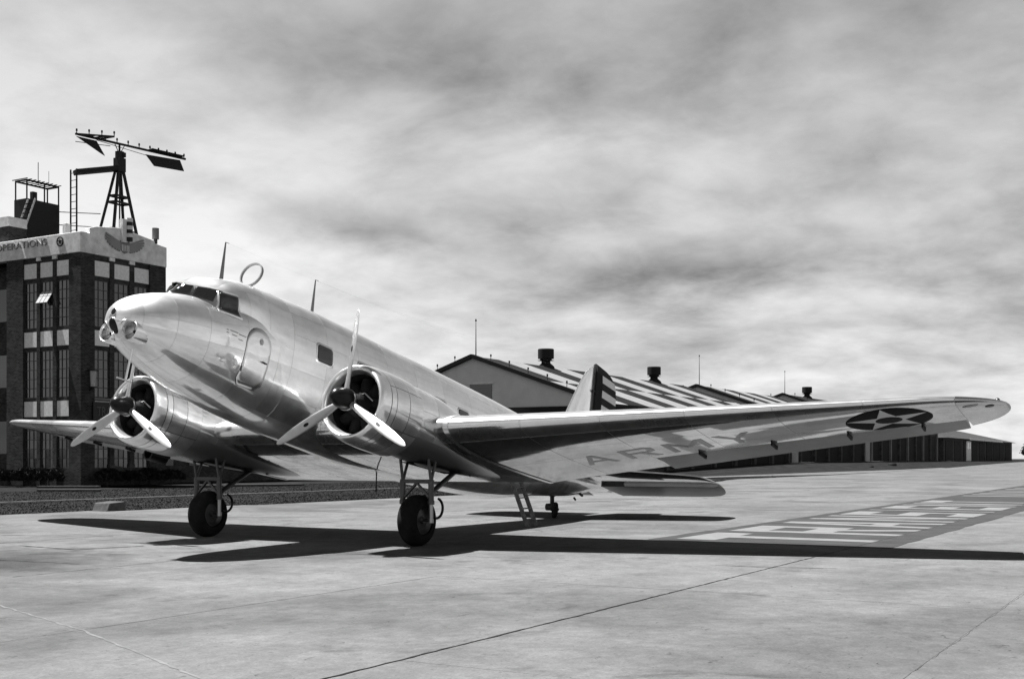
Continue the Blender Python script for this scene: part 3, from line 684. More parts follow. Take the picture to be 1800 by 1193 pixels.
for s in (1, -1):
    nm = 'wing'
    ys1 = list(np.arange(Y0W, A0, .35)) + [A0]; ys2 = [A0 + .001] + list(np.arange(A0 + .4, A1, .45)) + [A1]; ys3 = [A1 + .001, 12.4, 12.55, 12.7, 12.8, 12.88, 12.93, 12.96, YT]
    rows = wing_rows(ys1, lambda y: 1.0) + wing_rows(ys2, hinge) + wing_rows(ys3, lambda y: 1.0)
    rows = mirror_rows(rows, s); g = G(); g.grid(rows, True); g.add(rows[0], [tuple(range(len(rows[0])))])
    me = g.mesh('wing', True, True, 35); wo = obj('wing', me, M['core'], air); WB[s] = bvh_of(me)
    # skins
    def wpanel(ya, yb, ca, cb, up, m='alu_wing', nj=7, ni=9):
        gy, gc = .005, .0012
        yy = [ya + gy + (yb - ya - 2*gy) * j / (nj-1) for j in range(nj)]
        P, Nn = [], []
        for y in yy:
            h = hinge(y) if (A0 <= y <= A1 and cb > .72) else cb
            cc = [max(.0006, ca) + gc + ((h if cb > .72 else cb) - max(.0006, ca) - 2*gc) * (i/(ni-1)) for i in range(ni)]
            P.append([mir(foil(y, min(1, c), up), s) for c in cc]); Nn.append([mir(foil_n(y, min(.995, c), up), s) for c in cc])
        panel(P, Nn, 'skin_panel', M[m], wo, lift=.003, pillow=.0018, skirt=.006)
    # leading-edge pieces wrap round the nose of the section
    def wrap(ya, yb, nj=7, cw=.105):
        gy = .005; yy = [ya + gy + (yb - ya - 2*gy) * j / (nj-1) for j in range(nj)]
        cc = [cw, .085, .066, .05, .036, .024, .014, .007, .0025, .0006]; cl_ = cc; P, Nn = [], []
        for y in yy:
            P.append([mir(foil(y, c, True), s) for c in cc] + [mir(foil(y, c, False), s) for c in cl_[::-1]])
            Nn.append([mir(foil_n(y, c, True), s) for c in cc] + [mir(foil_n(y, c, False), s) for c in cl_[::-1]])
        panel(P, Nn, 'leading_edge', M['alu_edge'], wo, lift=.003, pillow=0.0, skirt=.006)
    br = [Y0W, 5.05, A0, 7.9, 9.35, 10.8, A1]
    for ya, yb in zip(br[:-1], br[1:]):
        wrap(ya, yb)
        for up in (True, False):
            for ca, cb in ((.107, .32), (.32, .53), (.53, .99 if yb <= A0 + .01 else .745)):
                wpanel(ya, yb, ca, cb, up)
    tipy = [A1 + .006, 12.35, 12.5, 12.65, 12.78, 12.87, 12.93]
    cc = [.97, .8, .6, .4, .25, .15, .08, .04, .018, .006, .0008]
    for up in (True, False):
        panel([[mir(foil(y, c, up), s) for c in cc] for y in tipy], [[mir(foil_n(y, c, up), s) for c in cc] for y in tipy], 'wing_tip', M['alu_wing'], wo, lift=.003, pillow=0, skirt=.005)
    # aileron: fabric covered, hung a little low
    ya = list(np.arange(A0 + .03, A1, .4)) + [A1 - .03]; rows = []
    for y in ya:
        h = hinge(y) + .012; r0 = [foil(y, h + (1 - h) * t, True) for t in (1, .75, .5, .25, .08, 0)] + [foil(y, h + (1 - h) * t, False) for t in (0, .08, .25, .5, .75)]
        hv = foil(y, h, True).lerp(foil(y, h, False), .5); th = R(4.5)
        r1 = []
        for p in r0:
            d = p - hv; r1.append(Vector((hv.x + d.x * math.cos(th) - d.z * math.sin(th) * -1 * 0 , p.y, hv.z + d.z * math.cos(th) + d.x * math.sin(th))))
        rows.append([mir(p, s) for p in r1])
    g = G(); g.grid(rows, True); g.add(rows[0], [tuple(range(11))]); g.add(rows[-1], [tuple(range(11))]); ail = obj('aileron', g, M['fabric'], wo, True, 40)
    for yb in (7.35, 8.75, 10.15, 11.45):
        h = hinge(yb); p = foil(yb, h - .02, False); q = foil(yb, h + .09, False)
        g = G(); g.bar(mir(p + Vector((0, 0, -.02)), s), mir(q + Vector((0, 0, -.05)), s), .035, .07); obj('hinge_bracket', g, M['iron'], wo)
    # root band over the joint
    g = G(); rows = []
    for y in (Y0W - .05, Y0W + .05):
        rows.append([mir(foil(y, c, True) + foil_n(y, c, True) * .016, s) for c in CS[::-1]] + [mir(foil(y, c, False) + foil_n(y, c, False) * .016, s) for c in CS[1:]])
    g.grid(rows); obj('joint_band', g, M['alu'], wo, True)
    # navigation lamp on the tip, round access cover below it
    tp = foil(12.78, .28, True)
    g = G(); g.lathe([(.0, .05), (.03, .04), (.05, .02), (.055, .002)], 12, (0, 0, 0), 'z'); o = obj('navigation_lamp', g, M['black'], wo, True); o.location = mir(tp, s)
    WB[s, 'o'] = wo
# centre section, straight, runs through the fuselage between the nacelles
ys = list(np.linspace(-Y0W, Y0W, 21)); rows = []
for y in ys: rows.append([Vector((foil(Y0W, c, True).x, y, foil(Y0W, c, True).z)) for c in CS[::-1]] + [Vector((foil(Y0W, c, False).x, y, foil(Y0W, c, False).z)) for c in CS[1:]])
g = G(); g.grid(rows, True); cs_o = obj('centre_section', g, M['core'], air, True, 35)
for ya, yb in ((-3.64, -2.2), (-2.2, -.75), (-.75, .75), (.75, 2.2), (2.2, 3.64)):
    for up in (True, False):
        for ca, cb in ((.107, .32), (.32, .53), (.53, .76), (.76, .99)):
            yy = [ya + .005 + (yb - ya - .01) * j / 4 for j in range(5)]; cc = [ca + .0012 + (cb - ca - .0024) * i / 8 for i in range(9)]
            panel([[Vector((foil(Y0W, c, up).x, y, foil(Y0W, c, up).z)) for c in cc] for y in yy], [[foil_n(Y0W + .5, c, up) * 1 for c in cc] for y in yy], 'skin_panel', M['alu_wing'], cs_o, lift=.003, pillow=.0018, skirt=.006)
    cc = [.105, .085, .066, .05, .036, .024, .014, .007, .0025, .0006]; P, Nn = [], []
    for y in [ya + .005 + (yb - ya - .01) * j / 4 for j in range(5)]:
        P.append([Vector((foil(Y0W, c, True).x, y, foil(Y0W, c, True).z)) for c in cc] + [Vector((foil(Y0W, c, False).x, y, foil(Y0W, c, False).z)) for c in cc[::-1]])
        Nn.append([foil_n(Y0W + .5, c, True) for c in cc] + [foil_n(Y0W + .5, c, False) for c in cc[::-1]])
    panel(P, Nn, 'leading_edge', M['alu_edge'], cs_o, lift=.003, pillow=0, skirt=.006)
# insignia and lettering under the left wing
wo = WB[1, 'o']; below = lambda a, b: ((a, b, -1.0), (0, 0, 1))
sc, sr = (-2.12, 11.02), .735
circ = lambda r, n=48: [(sc[0] + r * math.cos(2*math.pi*i/n), sc[1] + r * math.sin(2*math.pi*i/n)) for i in range(n)]
plate('insignia_disc', circ(sr), below, WB[1], M['blue'], wo, lift=.0075, skirt=.001, rings=12)
star = []
for i in range(10):
    r = sr * (.97 if i % 2 == 0 else .97 * .382); t = math.pi * i / 5; star.append((sc[0] + r * math.cos(t), sc[1] + r * math.sin(t)))
plate('insignia_star', dense(star, .05), below, WB[1], M['white'], wo, lift=.0095, skirt=.001, rings=12)
plate('insignia_centre', circ(sr * .31, 32), below, WB[1], M['red'], wo, lift=.0115, skirt=.001, rings=4)
def wing_letter(name, quads):
    g = G()
    for q in quads:                                          # each stroke: 4 corners (x across span 0..1, y up 0..1)
        pass
    return g
def strokes(quads, v0, wid, xb, hgt, name):
    parts = []
    for q in quads:
        poly = [(xb + p[1] * hgt, v0 + p[0] * wid) for p in q]
        o = plate(name, dense(poly, .08), below, WB[1], M['letter'], wo, lift=.0075, skirt=.001, rings=3); parts.append(o)
    # join the strokes of one letter into one mesh
    V, F = [], []
    for o in parts:
        b = len(V); V += [tuple(v.co) for v in o.data.vertices]; F += [tuple(i + b for i in p.vertices) for p in o.data.polygons]
    for k, o in enumerate(parts):
        if k: bpy.data.objects.remove(o)
    me = bpy.data.meshes.new(name); me.from_pydata(V, [], F); me.materials.append(M['letter']); parts[0].data = me; return parts[0]
tk = .17
LET = {'A': [[(0,0),(tk,0),(.5+tk/2,1),(.5-tk/2,1)], [(1-tk,0),(1,0),(.5+tk/2,1),(.5-tk/2,1)], [(.25,.25),(.75,.25),(.75,.39),(.25,.39)]],
       'R': [[(0,0),(tk,0),(tk,1),(0,1)], [(tk,.86),(.8,.86),(.8,1),(tk,1)], [(tk,.44),(.8,.44),(.8,.58),(tk,.58)], [(.8,.46),(1,.58),(1,.88),(.8,1)], [(.45,.46),(.65,.46),(1,0),(.8,0)]],
       'M': [[(0,0),(tk*.9,0),(tk*.9,1),(0,1)], [(1-tk*.9,0),(1,0),(1,1),(1-tk*.9,1)], [(0,1),(tk*1.2,1),(.5+tk*.4,.35),(.5-tk*.4,.35)], [(1-tk*1.2,1),(1,1),(.5+tk*.4,.35),(.5-tk*.4,.35)]],
       'Y': [[(.5-tk/2,0),(.5+tk/2,0),(.5+tk/2,.5),(.5-tk/2,.5)], [(0,1),(tk*1.2,1),(.5+tk/2,.46),(.5-tk/2,.46)], [(1-tk*1.2,1),(1,1),(.5+tk/2,.46),(.5-tk/2,.46)]]}
for ch, v0, wd in (('A', 5.12, .68), ('R', 6.05, .66), ('M', 6.95, .80), ('Y', 7.95, .70)):
    strokes(LET[ch], v0, wd, -2.28, .74, 'wing_letter')
plate('access_cover', [(-2.15 + .075 * math.cos(t*D), 12.68 + .075 * math.sin(t*D)) for t in range(0, 360, 20)], below, WB[1], M['black'], wo, lift=.008, skirt=.001, rings=2)
plate('tip_stencil', [(-1.95 + .06 * math.cos(t*D), 12.40 + .13 * math.sin(t*D)) for t in range(0, 360, 20)], below, WB[1], M['fabric'], wo, lift=.008, skirt=.001, rings=2)

# ---------------------------------------------------------------- tail
def flat_foil(name, outline_le, outline_te, spans, place, thick, m, parent):
    rows = []
    for t in spans:
        a, b = outline_le(t), outline_te(t); ch = a - b; r = []
        for up in (1, -1):
            cs = [1, .85, .65, .45, .28, .15, .07, .025, .005] if up == 1 else [0, .005, .025, .07, .15, .28, .45, .65, .85]
            for c in cs:
                yt = 5 * thick * (.2969*math.sqrt(c) - .126*c - .3516*c*c + .2843*c**3 - .1036*c**4)
                r.append(place(a - ch * c, t, up * yt * ch))
        rows.append(r)
    g = G(); g.grid(rows, True); g.add(rows[0], [tuple(range(len(rows[0])))]); g.add(rows[-1], [tuple(range(len(rows[-1])))]); return obj(name, g, m, parent, True, 45)
fin_le = pchip([3.9, 4.6, 5.34, 5.99, 6.62, 6.95, 7.12, 7.17], [-9.6, -10.05, -10.50, -10.90, -11.33, -11.70, -12.02, -12.14])
rud_te = pchip([3.62, 4.2, 5.0, 6.2, 6.72, 6.92, 7.04, 7.12, 7.165, 7.19], [-13.95, -13.86, -13.76, -13.66, -13.58, -13.44, -13.22, -12.95, -12.62, -12.2])
HX = lambda z: -12.05 - .06 * (7.17 - z) * .4
fin = flat_foil('fin', fin_le, lambda z: min(HX(z), fin_le(z) - .005), [3.9, 4.3, 4.7, 5.1, 5.5, 5.9, 6.3, 6.6, 6.8, 6.95, 7.05, 7.12, 7.16], lambda c, t, n: Vector((c, n, t)), .075, M['alu'], air)
rud = empty('rudder'); rud.parent = air
def rud_piece(name, z0, z1, f0, f1, m):
    """a slice of rudder between heights z0,z1 and hinge-to-edge fractions f0,f1"""
    zs = [z0 + (z1 - z0) * i / 6 for i in range(7)]; g = G(); rows = []
    for z in zs:
        a, b = HX(z) - .012, min(rud_te(z), HX(z) - .02); r = []
        for sd in (1, -1):
            for k in range(7):
                t = f0 + (f1 - f0) * (k / 6 if sd == 1 else 1 - k / 6); th = .075 * (1 - t) ** .8 * min(1.0, (a - b) / .9) + .004
                r.append(Vector((a + (b - a) * t, sd * th, z)))
        rows.append(r)
    g.grid(rows, True); g.add(rows[0], [tuple(range(14))]); g.add(rows[-1], [tuple(range(14))]); return obj(name, g, m, rud, True, 40)
def rud_slices(z0, z1):
    pass
fb = .30
zt = 7.165
rud_piece('rudder_band', 3.75, 5.4, 0, fb, M['blue']); rud_piece('rudder_band', 5.4, 6.93, 0, fb, M['blue'])
rud_piece('rudder_cap', 6.93, 7.185, 0, 1, M['red'])
z = 6.93; k = 0
while z > 3.8:
    z2 = max(3.75, z - .221); rud_piece('rudder_stripe', z2 + .001, z - .001, fb + .002, 1, M['white'] if k % 2 == 0 else M['red']); z = z2; k += 1
g = G(); g.bar((-11.9, .05, 6.33), (-12.2, .07, 6.31), .012, .05); obj('hinge_bracket', g, M['iron'], fin)
sz = 3.56
st_le = pchip([.0, .4, 2.6, 3.6, 3.95, 4.10, 4.17], [-9.55, -9.7, -10.42, -10.80, -11.0, -11.3, -11.9])
el_te = pchip([.0, .5, 3.2, 3.65, 3.9, 4.05, 4.12, 4.17], [-13.72, -13.72, -13.66, -13.55, -13.32, -12.95, -12.6, -12.1])
for s in (1, -1):
    EH = lambda y: max(-12.15 + .0 * y, el_te(y) + .02)
    st = flat_foil('stabilizer', st_le, lambda y: min(EH(y), st_le(y) - .02), [.05, .4, .9, 1.5, 2.1, 2.7, 3.2, 3.6, 3.85, 3.99, 4.06, 4.12, 4.15], lambda c, t, n: Vector((c, s*t, sz + n)), .07, M['alu_wing'], air)
    def place(c, t, n): return Vector((c, s*t, sz + n - .0 + (c + 12.15) * .05))
    g = G(); rows = []
    for y in [.50, .6, .9, 1.5, 2.2, 2.9, 3.4, 3.7, 3.9, 4.0, 4.07, 4.12]:
        a = -12.17; b = min(el_te(y), a - .05); r = []
        for sd in (1, -1):
            for k in range(6):
                t = (k / 5 if sd == 1 else 1 - k / 5); th = .085 * (1 - t) ** .8 * min(1, (a - b) / 1.2) + .004; r.append(place(a + (b - a) * t, y, sd * th))
        rows.append(r)
    g.grid(rows, True); g.add(rows[0], [tuple(range(12))]); g.add(rows[-1], [tuple(range(12))]); obj('elevator', g, M['fabric_shaded'], air, True, 40)

# ---------------------------------------------------------------- nacelles, engines, propellers
EY, EZ = 2.76, 2.20
COWL = [(2.20, .52), (2.40, .555), (2.52, .585), (2.575, .612), (2.588, .638), (2.57, .664), (2.52, .685), (2.44, .702), (2.33, .717), (2.2, .728), (2.0, .737), (1.8, .741), (1.6, .740), (1.45, .735), (1.36, .728), (1.36, .70), (1.5, .69)]
cow_r = pchip([1.36, 1.45, 1.6, 1.8, 2.0, 2.2, 2.33, 2.44, 2.52, 2.57], [.728, .735, .740, .741, .737, .728, .717, .702, .685, .664])
NACF = [[1.52, 2.86, 1.54, .655, 2.2], [.95, 2.90, 1.55, .67, 2.2], [.4, 2.88, 1.54, .665, 2.2], [-.1, 2.82, 1.55, .64, 2.18], [-.8, 2.68, 1.6, .57, 2.14], [-1.6, 2.47, 1.68, .44, 2.08], [-2.4, 2.24, 1.8, .27, 2.02], [-3.0, 2.06, 1.93, .07, 2.0]]
nac = Body(NACF, 2.2)
def blade_mesh():
    g = G(); rows = []
    st = [(.10, .055, .055, 60), (.22, .056, .052, 55), (.34, .068, .044, 50), (.5, .080, .034, 44), (.75, .094, .025, 37), (1.0, .096, .018, 32), (1.25, .088, .013, 28), (1.45, .068, .010, 26), (1.56, .054, .008, 25), (1.62, .032, .006, 25), (1.645, .012, .004, 25)]
    for r, hw, th, pit in st:
        row = []
        for k in range(16):
            t = 2*math.pi*k/16; cx_, tx = hw * math.cos(t), th * math.sin(t)
            a = (90 - pit) * D * .62
            # chord mostly in the disc plane (y), thickness along x, twisted by the pitch
            row.append((tx * math.cos(pit*D*.8) + cx_ * math.sin(pit*D*.8), cx_ * math.cos(pit*D*.8) - tx * math.sin(pit*D*.8), r))
        rows.append(row)
    g.grid(rows, True); g.add(rows[-1], [tuple(range(16))]); return g.mesh('blade', True, True, 60)
BLADE = blade_mesh(); BLADE.materials.append(M['prop'])
SPIN = G().lathe([(2.70, .19), (2.78, .195), (2.88, .185), (2.99, .155), (3.07, .11), (3.115, .06), (3.13, .004)], 40).mesh('spinner', True); SPIN.materials.append(M['black'])
def logo_mesh():
    return G().add([(0.0, .042 * math.cos(t*D), .068 * math.sin(t*D)) for t in range(0, 360, 20)], [tuple(range(18))]).mesh('blade_decal', False, False)
CYL = G().lathe([(.16, .10), (.2, .125), (.42, .125), (.44, .115), (.5, .12), (.53, .09), (.54, .01)], 14, axis='z').mesh('cylinder', True, True, 40); CYL.materials.append(M['engine'])
for s in (1, -1):
    c = (0, s * EY, EZ)
    na = empty('engine_nacelle'); na.parent = air
    g = G(); g.lathe(COWL, 72, c); cw = obj('cowling', g, M['iron'], na, True, 40)
    # cowl skins in rings and sectors
    def cp(x, a, e=0.0): r = cow_r(x) + e; return Vector((x, c[1] + r * math.cos(a), c[2] + r * math.sin(a)))
    def cn(x, a): k = (cow_r(min(2.57, x + .01)) - cow_r(max(1.36, x - .01))) / .02; return Vector((-k, math.cos(a), math.sin(a))).normalized()
    for xa, xb in ((2.33, 2.185), (2.185, 1.80), (1.80, 1.365)):
        for a0 in range(6):
            t0, t1 = (a0 * 60 + 28) * D, (a0 * 60 + 88) * D; ts = [t0 + .009 + (t1 - t0 - .018) * i / 12 for i in range(13)]; xs = [xa - .007 + (xb - xa + .014) * j / 6 for j in range(7)]
            panel([[cp(x, t) for t in ts] for x in xs], [[cn(x, t) for t in ts] for x in xs], 'cowl_panel', M['cowl'], na, lift=.006, pillow=.001, skirt=.008)
    g = G(); g.lathe([(2.40, .55), (2.52, .582), (2.580, .612), (2.594, .638), (2.576, .668), (2.525, .691), (2.44, .708), (2.34, .722), (2.336, .70)], 72, c); obj('cowl_lip', g, M['cowl'], na, True, 60)
    g = G(); g.grid([[nac.p(x, 2*math.pi*(i+.5)/56) + Vector((0, c[1], 0)) for i in range(56)] for x in [1.52, 1.3, 1.1, .95, .7, .4, .1, -.1, -.4, -.8, -1.2, -1.6, -2.0, -2.4, -2.8, -3.0]], True)
    P0 = [nac.p(1.52, 2*math.pi*(i+.5)/56) + Vector((0, c[1], 0)) for i in range(56)]; g.add(P0, [tuple(range(56))]); nf = obj('nacelle_fairing', g, M['core'], na, True, 40)
    for xa, xb in ((1.5, .75), (.75, 0), (0, -.9), (-.9, -1.9), (-1.9, -2.9)):
        for t0, t1 in zip((-30, 10, 50, 90, 130, 170), (10, 50, 90, 130, 170, 210)):
            ts = [(t0 + .4 + (t1 - t0 - .8) * i / 8) * D for i in range(9)]; xs = [xa - .004 + (xb - xa + .008) * j / 6 for j in range(7)]
            panel([[nac.p(x, t) + Vector((0, c[1], 0)) for t in ts] for x in xs], [[nac.nrm(x, t) for t in ts] for x in xs], 'skin_panel', M['cowl'], nf, lift=.004, pillow=.0015, skirt=.008)
    # open wheel well below
    g = G(); g.add([(x, c[1] + sgn * .26, nac.bot(x) + .004) for x, sgn in ((.55, -1), (.55, 1), (-1.0, 1), (-1.0, -1))], [(0, 1, 2, 3)]); g.v = [(a, b, z - .012) for a, b, z in g.v]; obj('wheel_well', g, M['dark'], na)
    # engine
    en = empty('radial_engine'); en.parent = air
    g = G(); g.lathe([(1.9, .66), (1.9, .02)], 40, c); obj('baffle', g, M['dark'], en, True)
    g = G(); g.lathe([(1.95, .24), (2.3, .24), (2.45, .19), (2.55, .12), (2.70, .09), (2.72, .02)], 32, c); obj('crankcase', g, M['engine'], en, True, 40)
    for k in range(9):
        o = obj('cylinder', CYL, None, en); o.location = (2.16, c[1], c[2]); o.rotation_euler = (2*math.pi*k/9, 0, 0)
    # propeller
    pr = empty('propeller'); pr.parent = air
    o = obj('spinner', SPIN, None, pr); o.location = c
    g = G(); g.lathe([(2.60, .12), (2.66, .19), (2.715, .20), (2.72, .19)], 32, c); obj('hub', g, M['prop'], pr, True, 40)
    for k in range(3):
        b = obj('blade', BLADE, None, pr); b.location = (2.74, c[1], c[2]); b.rotation_euler = (-k * 120 * D + R(-1.0), 0, 0)
        tw = 33 * D * .8
        g = G(); u_ = Vector((math.sin(tw), math.cos(tw), 0)); nn = Vector((math.cos(tw), -math.sin(tw), 0)); cc_ = Vector((0, 0, .92)) + nn * .0235
        g.add([cc_ + u_ * .03 * math.cos(t*D) + Vector((0, 0, .06 * math.sin(t*D))) for t in range(0, 360, 20)], [tuple(range(18))]); d = obj('blade_decal', g, M['iron'], pr, fix=False); d.location = b.location; d.rotation_euler = b.rotation_euler
    g = G(); g.tube((2.5, c[1] + .18, c[2] + .1), (2.62, c[1] + .22, c[2] + .12), .03, n=10); g.path([(2.62, c[1] + .22, c[2] + .12), (2.6, c[1] + .3, c[2] + .14), (2.5, c[1] + .42, c[2] + .02)], .012); obj('governor', g, M['oleo'], en, True, 40)
    # exhaust / intake stub low on the outboard side
    if s < 0: g = G(); g.lathe([(1.15, .13), (1.55, .14), (1.62, .135), (1.62, .105), (1.4, .10)], 24, (0, c[1] - .42 if s < 0 else c[1] + .42 - .84, c[2] - .72)); obj('oil_cooler_scoop', g, M['black'], na, True, 40)
    # ------------------------------------------------------------ main landing gear
    lg = empty('landing_gear'); lg.parent = air
    wy = s * 2.74; ZA = .50
    def q(U, dV, Z): return Vector(gb(U, wy + dV, Z))
    for dv in (-.33, .33):
        g = G(); g.tube(q(0, dv, 1.24), q(0, dv, .86), .055, n=14); g.tube(q(0, dv, .88), q(0, dv, .80), .066, n=14); lgo = obj('leg', g, M['steel'], lg, True, 40)
        g = G(); g.tube(q(0, dv, .82), q(0, dv, .50), .042, n=14); g.tube(q(0, dv, .53), q(0, dv, .45), .05, n=12); obj('oleo', g, M['oleo'], lg, True, 40)
    g = G(); g.bar(q(0, -.38, 1.24), q(0, .38, 1.24), .06, .07); g.bar(q(0, 0, 1.21), q(0, -.31, .92), .04, .05, (1, 0, 0)); g.bar(q(0, 0, 1.21), q(0, .31, .92), .04, .05, (1, 0, 0)); obj('cross_brace', g, M['steel'], lg)
    for dv in (-.33, .33):
        for du, zt_ in ((.16, 2.05), (-.30, 1.95)):
            g = G(); g.tube(q(0, dv, 1.24), q(du, dv * .97, zt_), .03, n=10); obj('upper_strut', g, M['steel'], lg, True, 40)
    g = G(); g.tube(q(-.05, .0, .80), q(-1.62, 0, 1.54), .05, n=14); g.tube(q(-.04, -.33, .84), q(-.45, 0, .98), .03, n=10); g.tube(q(-.04, .33, .84), q(-.45, 0, .98), .03, n=10); g.tube(q(-1.55, 0, 1.50), q(-1.85, 0, 1.75), .06, n=12); obj('drag_strut', g, M['steel'], lg, True, 40)
    g = G(); pts = [q(-.19 + .21 * math.cos(t*D), .33, .72 + .19 * math.sin(t*D)) for t in range(-60, -261, -12)]; g.path(pts, .026, 10); obj('brake_hose', g, M['black'], lg, True, 40); g = G(); pts = [q(-1.62, .1, 1.47), q(-1.75, .1, 1.32), q(-1.9, .1, 1.36), q(-1.92, .1, 1.55)]; g.path(pts, .016); obj('brake_hose', g, M['black'], lg, True, 40)
    wh = empty('wheel'); wh.parent = air
    R_, HW_ = .50, .19
    prof = []
    for k in range(33):
        t = -math.pi/2 + math.pi * k / 32; prof.append((HW_ * math.sin(t) * 1.0, .27 + (R_ - .27) * math.cos(t) ** .62))
    g = G(); g.lathe(prof, 48, (0, 0, 0), 'y'); o = obj('tyre', g, M['tyre'], wh, True); o.location = gb(0, wy, R_ - .014)
    g = G(); g.lathe([(-.16, .275), (-.13, .25), (-.10, .2), (-.12, .08), (-.17, .06), (-.17, .002)], 32, (0,0,0), 'y'); g.lathe([(.16, .275), (.13, .25), (.10, .2), (.12, .08), (.17, .06), (.17, .002)], 32, (0,0,0), 'y'); o = obj('rim', g, M['steel'], wh, True, 40); o.location = gb(0, wy, R_)
    g = G(); g.tube(q(0, -.36, .5), q(0, .36, .5), .035, n=12); obj('axle', g, M['steel'], lg)
# tail wheel
tw = empty('tail_wheel'); tw.parent = air
TU = -10.70
def q(U, V, Z): return Vector(gb(U, V, Z))
g = G(); prof = [(.075 * math.sin(-math.pi/2 + math.pi*k/20), .12 + .11 * math.cos(-math.pi/2 + math.pi*k/20) ** .7) for k in range(21)]; g.lathe(prof, 32, (0, 0, 0), 'y'); o = obj('tyre', g, M['tyre'], tw, True); o.location = gb(TU, 0, .23); o.rotation_euler = (0, 0, R(35))
g = G(); g.tube(q(TU + .16, 0, .62), q(TU + .16, 0, .36), .06, n=14); g.tube(q(TU + .16, 0, .62), q(TU + .15, 0, .75), .09, .11, 14); g.bar(q(TU + .16, .1, .38), q(TU, .11, .23), .03, .07); g.bar(q(TU + .16, -.1, .38), q(TU, -.11, .23), .03, .07); g.tube(q(TU + .16, -.11, .38), q(TU + .16, .11, .38), .05); g.lathe([(-.11, .02), (-.1, .1), (.1, .1), (.11, .02)], 20, q(TU + .30, 0, .33), 'y'); obj('fork', g, M['iron'], tw, True, 40)
g = G(); g.bar((-11.55, .15, 3.13), (-11.72, .15, 3.10), .06, .05); g.tube((-11.5, 0, 3.0), (-11.6, 0, 2.96), .03); obj('tie_down', g, M['black'], air)
# thin drain pipe under the belly
g = G(); g.tube((-1.9, .1, 1.85), (-1.98, .1, 1.38), .014, n=8); obj('drain_pipe', g, M['iron'], air, True)

# boarding ladder leaning at the passenger door
ld = empty('boarding_ladder', (-6.75, 1.42, 0)); tag(ld, 'short wooden boarding ladder leaning against the rear fuselage of the aircraft', 'ladder')
for k, du in enumerate((-.22, .22)):
    g = G(); g.bar((du, .06, 0), (du, -.5, 1.42), .035, .11, (0, 1, .3)); bevel(obj('stile', g, M['wood'], ld), .006)
for k in range(5):
    t = (k + .7) / 5.4; g = G(); g.box((-.20, .06 - .56*t - .06, 1.42*t - .012), (.20, .06 - .56*t + .06, 1.42*t + .012)); obj('tread', g, M['wood'], ld)
# ================================================================ operations building
def text_mesh(txt, size, depth, name):
    cu = bpy.data.curves.new(name, 'FONT'); cu.body = txt; cu.size = size; cu.extrude = depth; cu.align_x = 'LEFT'
    o = bpy.data.objects.new(name, cu); C.objects.link(o)
    dg = bpy.context.evaluated_depsgraph_get(); me = bpy.data.meshes.new_from_object(o.evaluated_get(dg)); bpy.data.objects.remove(o); return me
def face_text(txt, size, depth, name, origin, xdir, m, parent, width=None):
    me = text_mesh(txt, size, depth, name); x = Vector(xdir).normalized(); zz = Vector((0, 0, 1)); n = x.cross(zz)
    xs = [v.co.x for v in me.vertices]; k = 1 if not width else width / (max(xs) - min(xs)); x0 = min(xs)
    for v in me.vertices: v.co = Vector(origin) + x * (v.co.x - x0) * k + zz * v.co.y + n * v.co.z
    me.materials.clear(); me.materials.append(m); return obj(name, me, m, parent)
UC, VC = -30.1, -42.9
ob = empty('operations_building'); tag(ob, 'dark brick operations building with pale stone parapet behind the aircraft nose', 'building')
UB = -36.9
colsL = [(-48.23, -47.0), (-46.7, -45.52), (-45.17, -43.98)]; colsR = [(-31.15, -32.36), (-32.72, -33.94), (-34.32, -35.54)]
ROWS = [(12.88, 13.80), (8.61, 9.55), (4.28, 5.23)]
g = G(); g.box((UC - .55, VC - .55, 0), (UB + .02, -49.3, 14.3)); obj('wall_core', g, M['dark'], ob)
def pier(a, b, name='brick_pier'): g = G(); g.box(a, b); return obj(name, g, M['brick'], ob)
# corner, ends and mullions
g = G(); g.box((UC, VC, 0), (-31.15, -43.98, 14.15)); obj('brick_pier', g, M['brick'], ob)
pier((UC, -48.23, 0), (UC - .7, -49.8, 14.15)); pier((-35.54, VC, 0), (UB, VC - .7, 14.15))
for a, b in ((-47.0, -46.7), (-45.52, -45.17)): pier((UC - .06, a, 0), (UC - .5, b, 14.15), 'brick_mullion')
for a, b in ((-32.36, -32.72), (-33.94, -34.32)): pier((a, VC - .06, 0), (b, VC - .5, 14.15), 'brick_mullion')
for a, b in ((-47.0, -46.7), (-45.52, -45.17)):
    for z in (13.93, 1.12): g = G(); g.box((UC - .03, a - .02, z), (UC - .2, b + .02, z + .22)); obj('mullion_block', g, M['panel'] if z > 5 else M['brick2'], ob)
for a, b in ((-32.36, -32.72), (-33.94, -34.32)):
    for z in (13.93, 1.12): g = G(); g.box((a + .02, VC - .03, z), (b - .02, VC - .2, z + .22)); obj('mullion_block', g, M['panel'] if z > 5 else M['brick2'], ob)
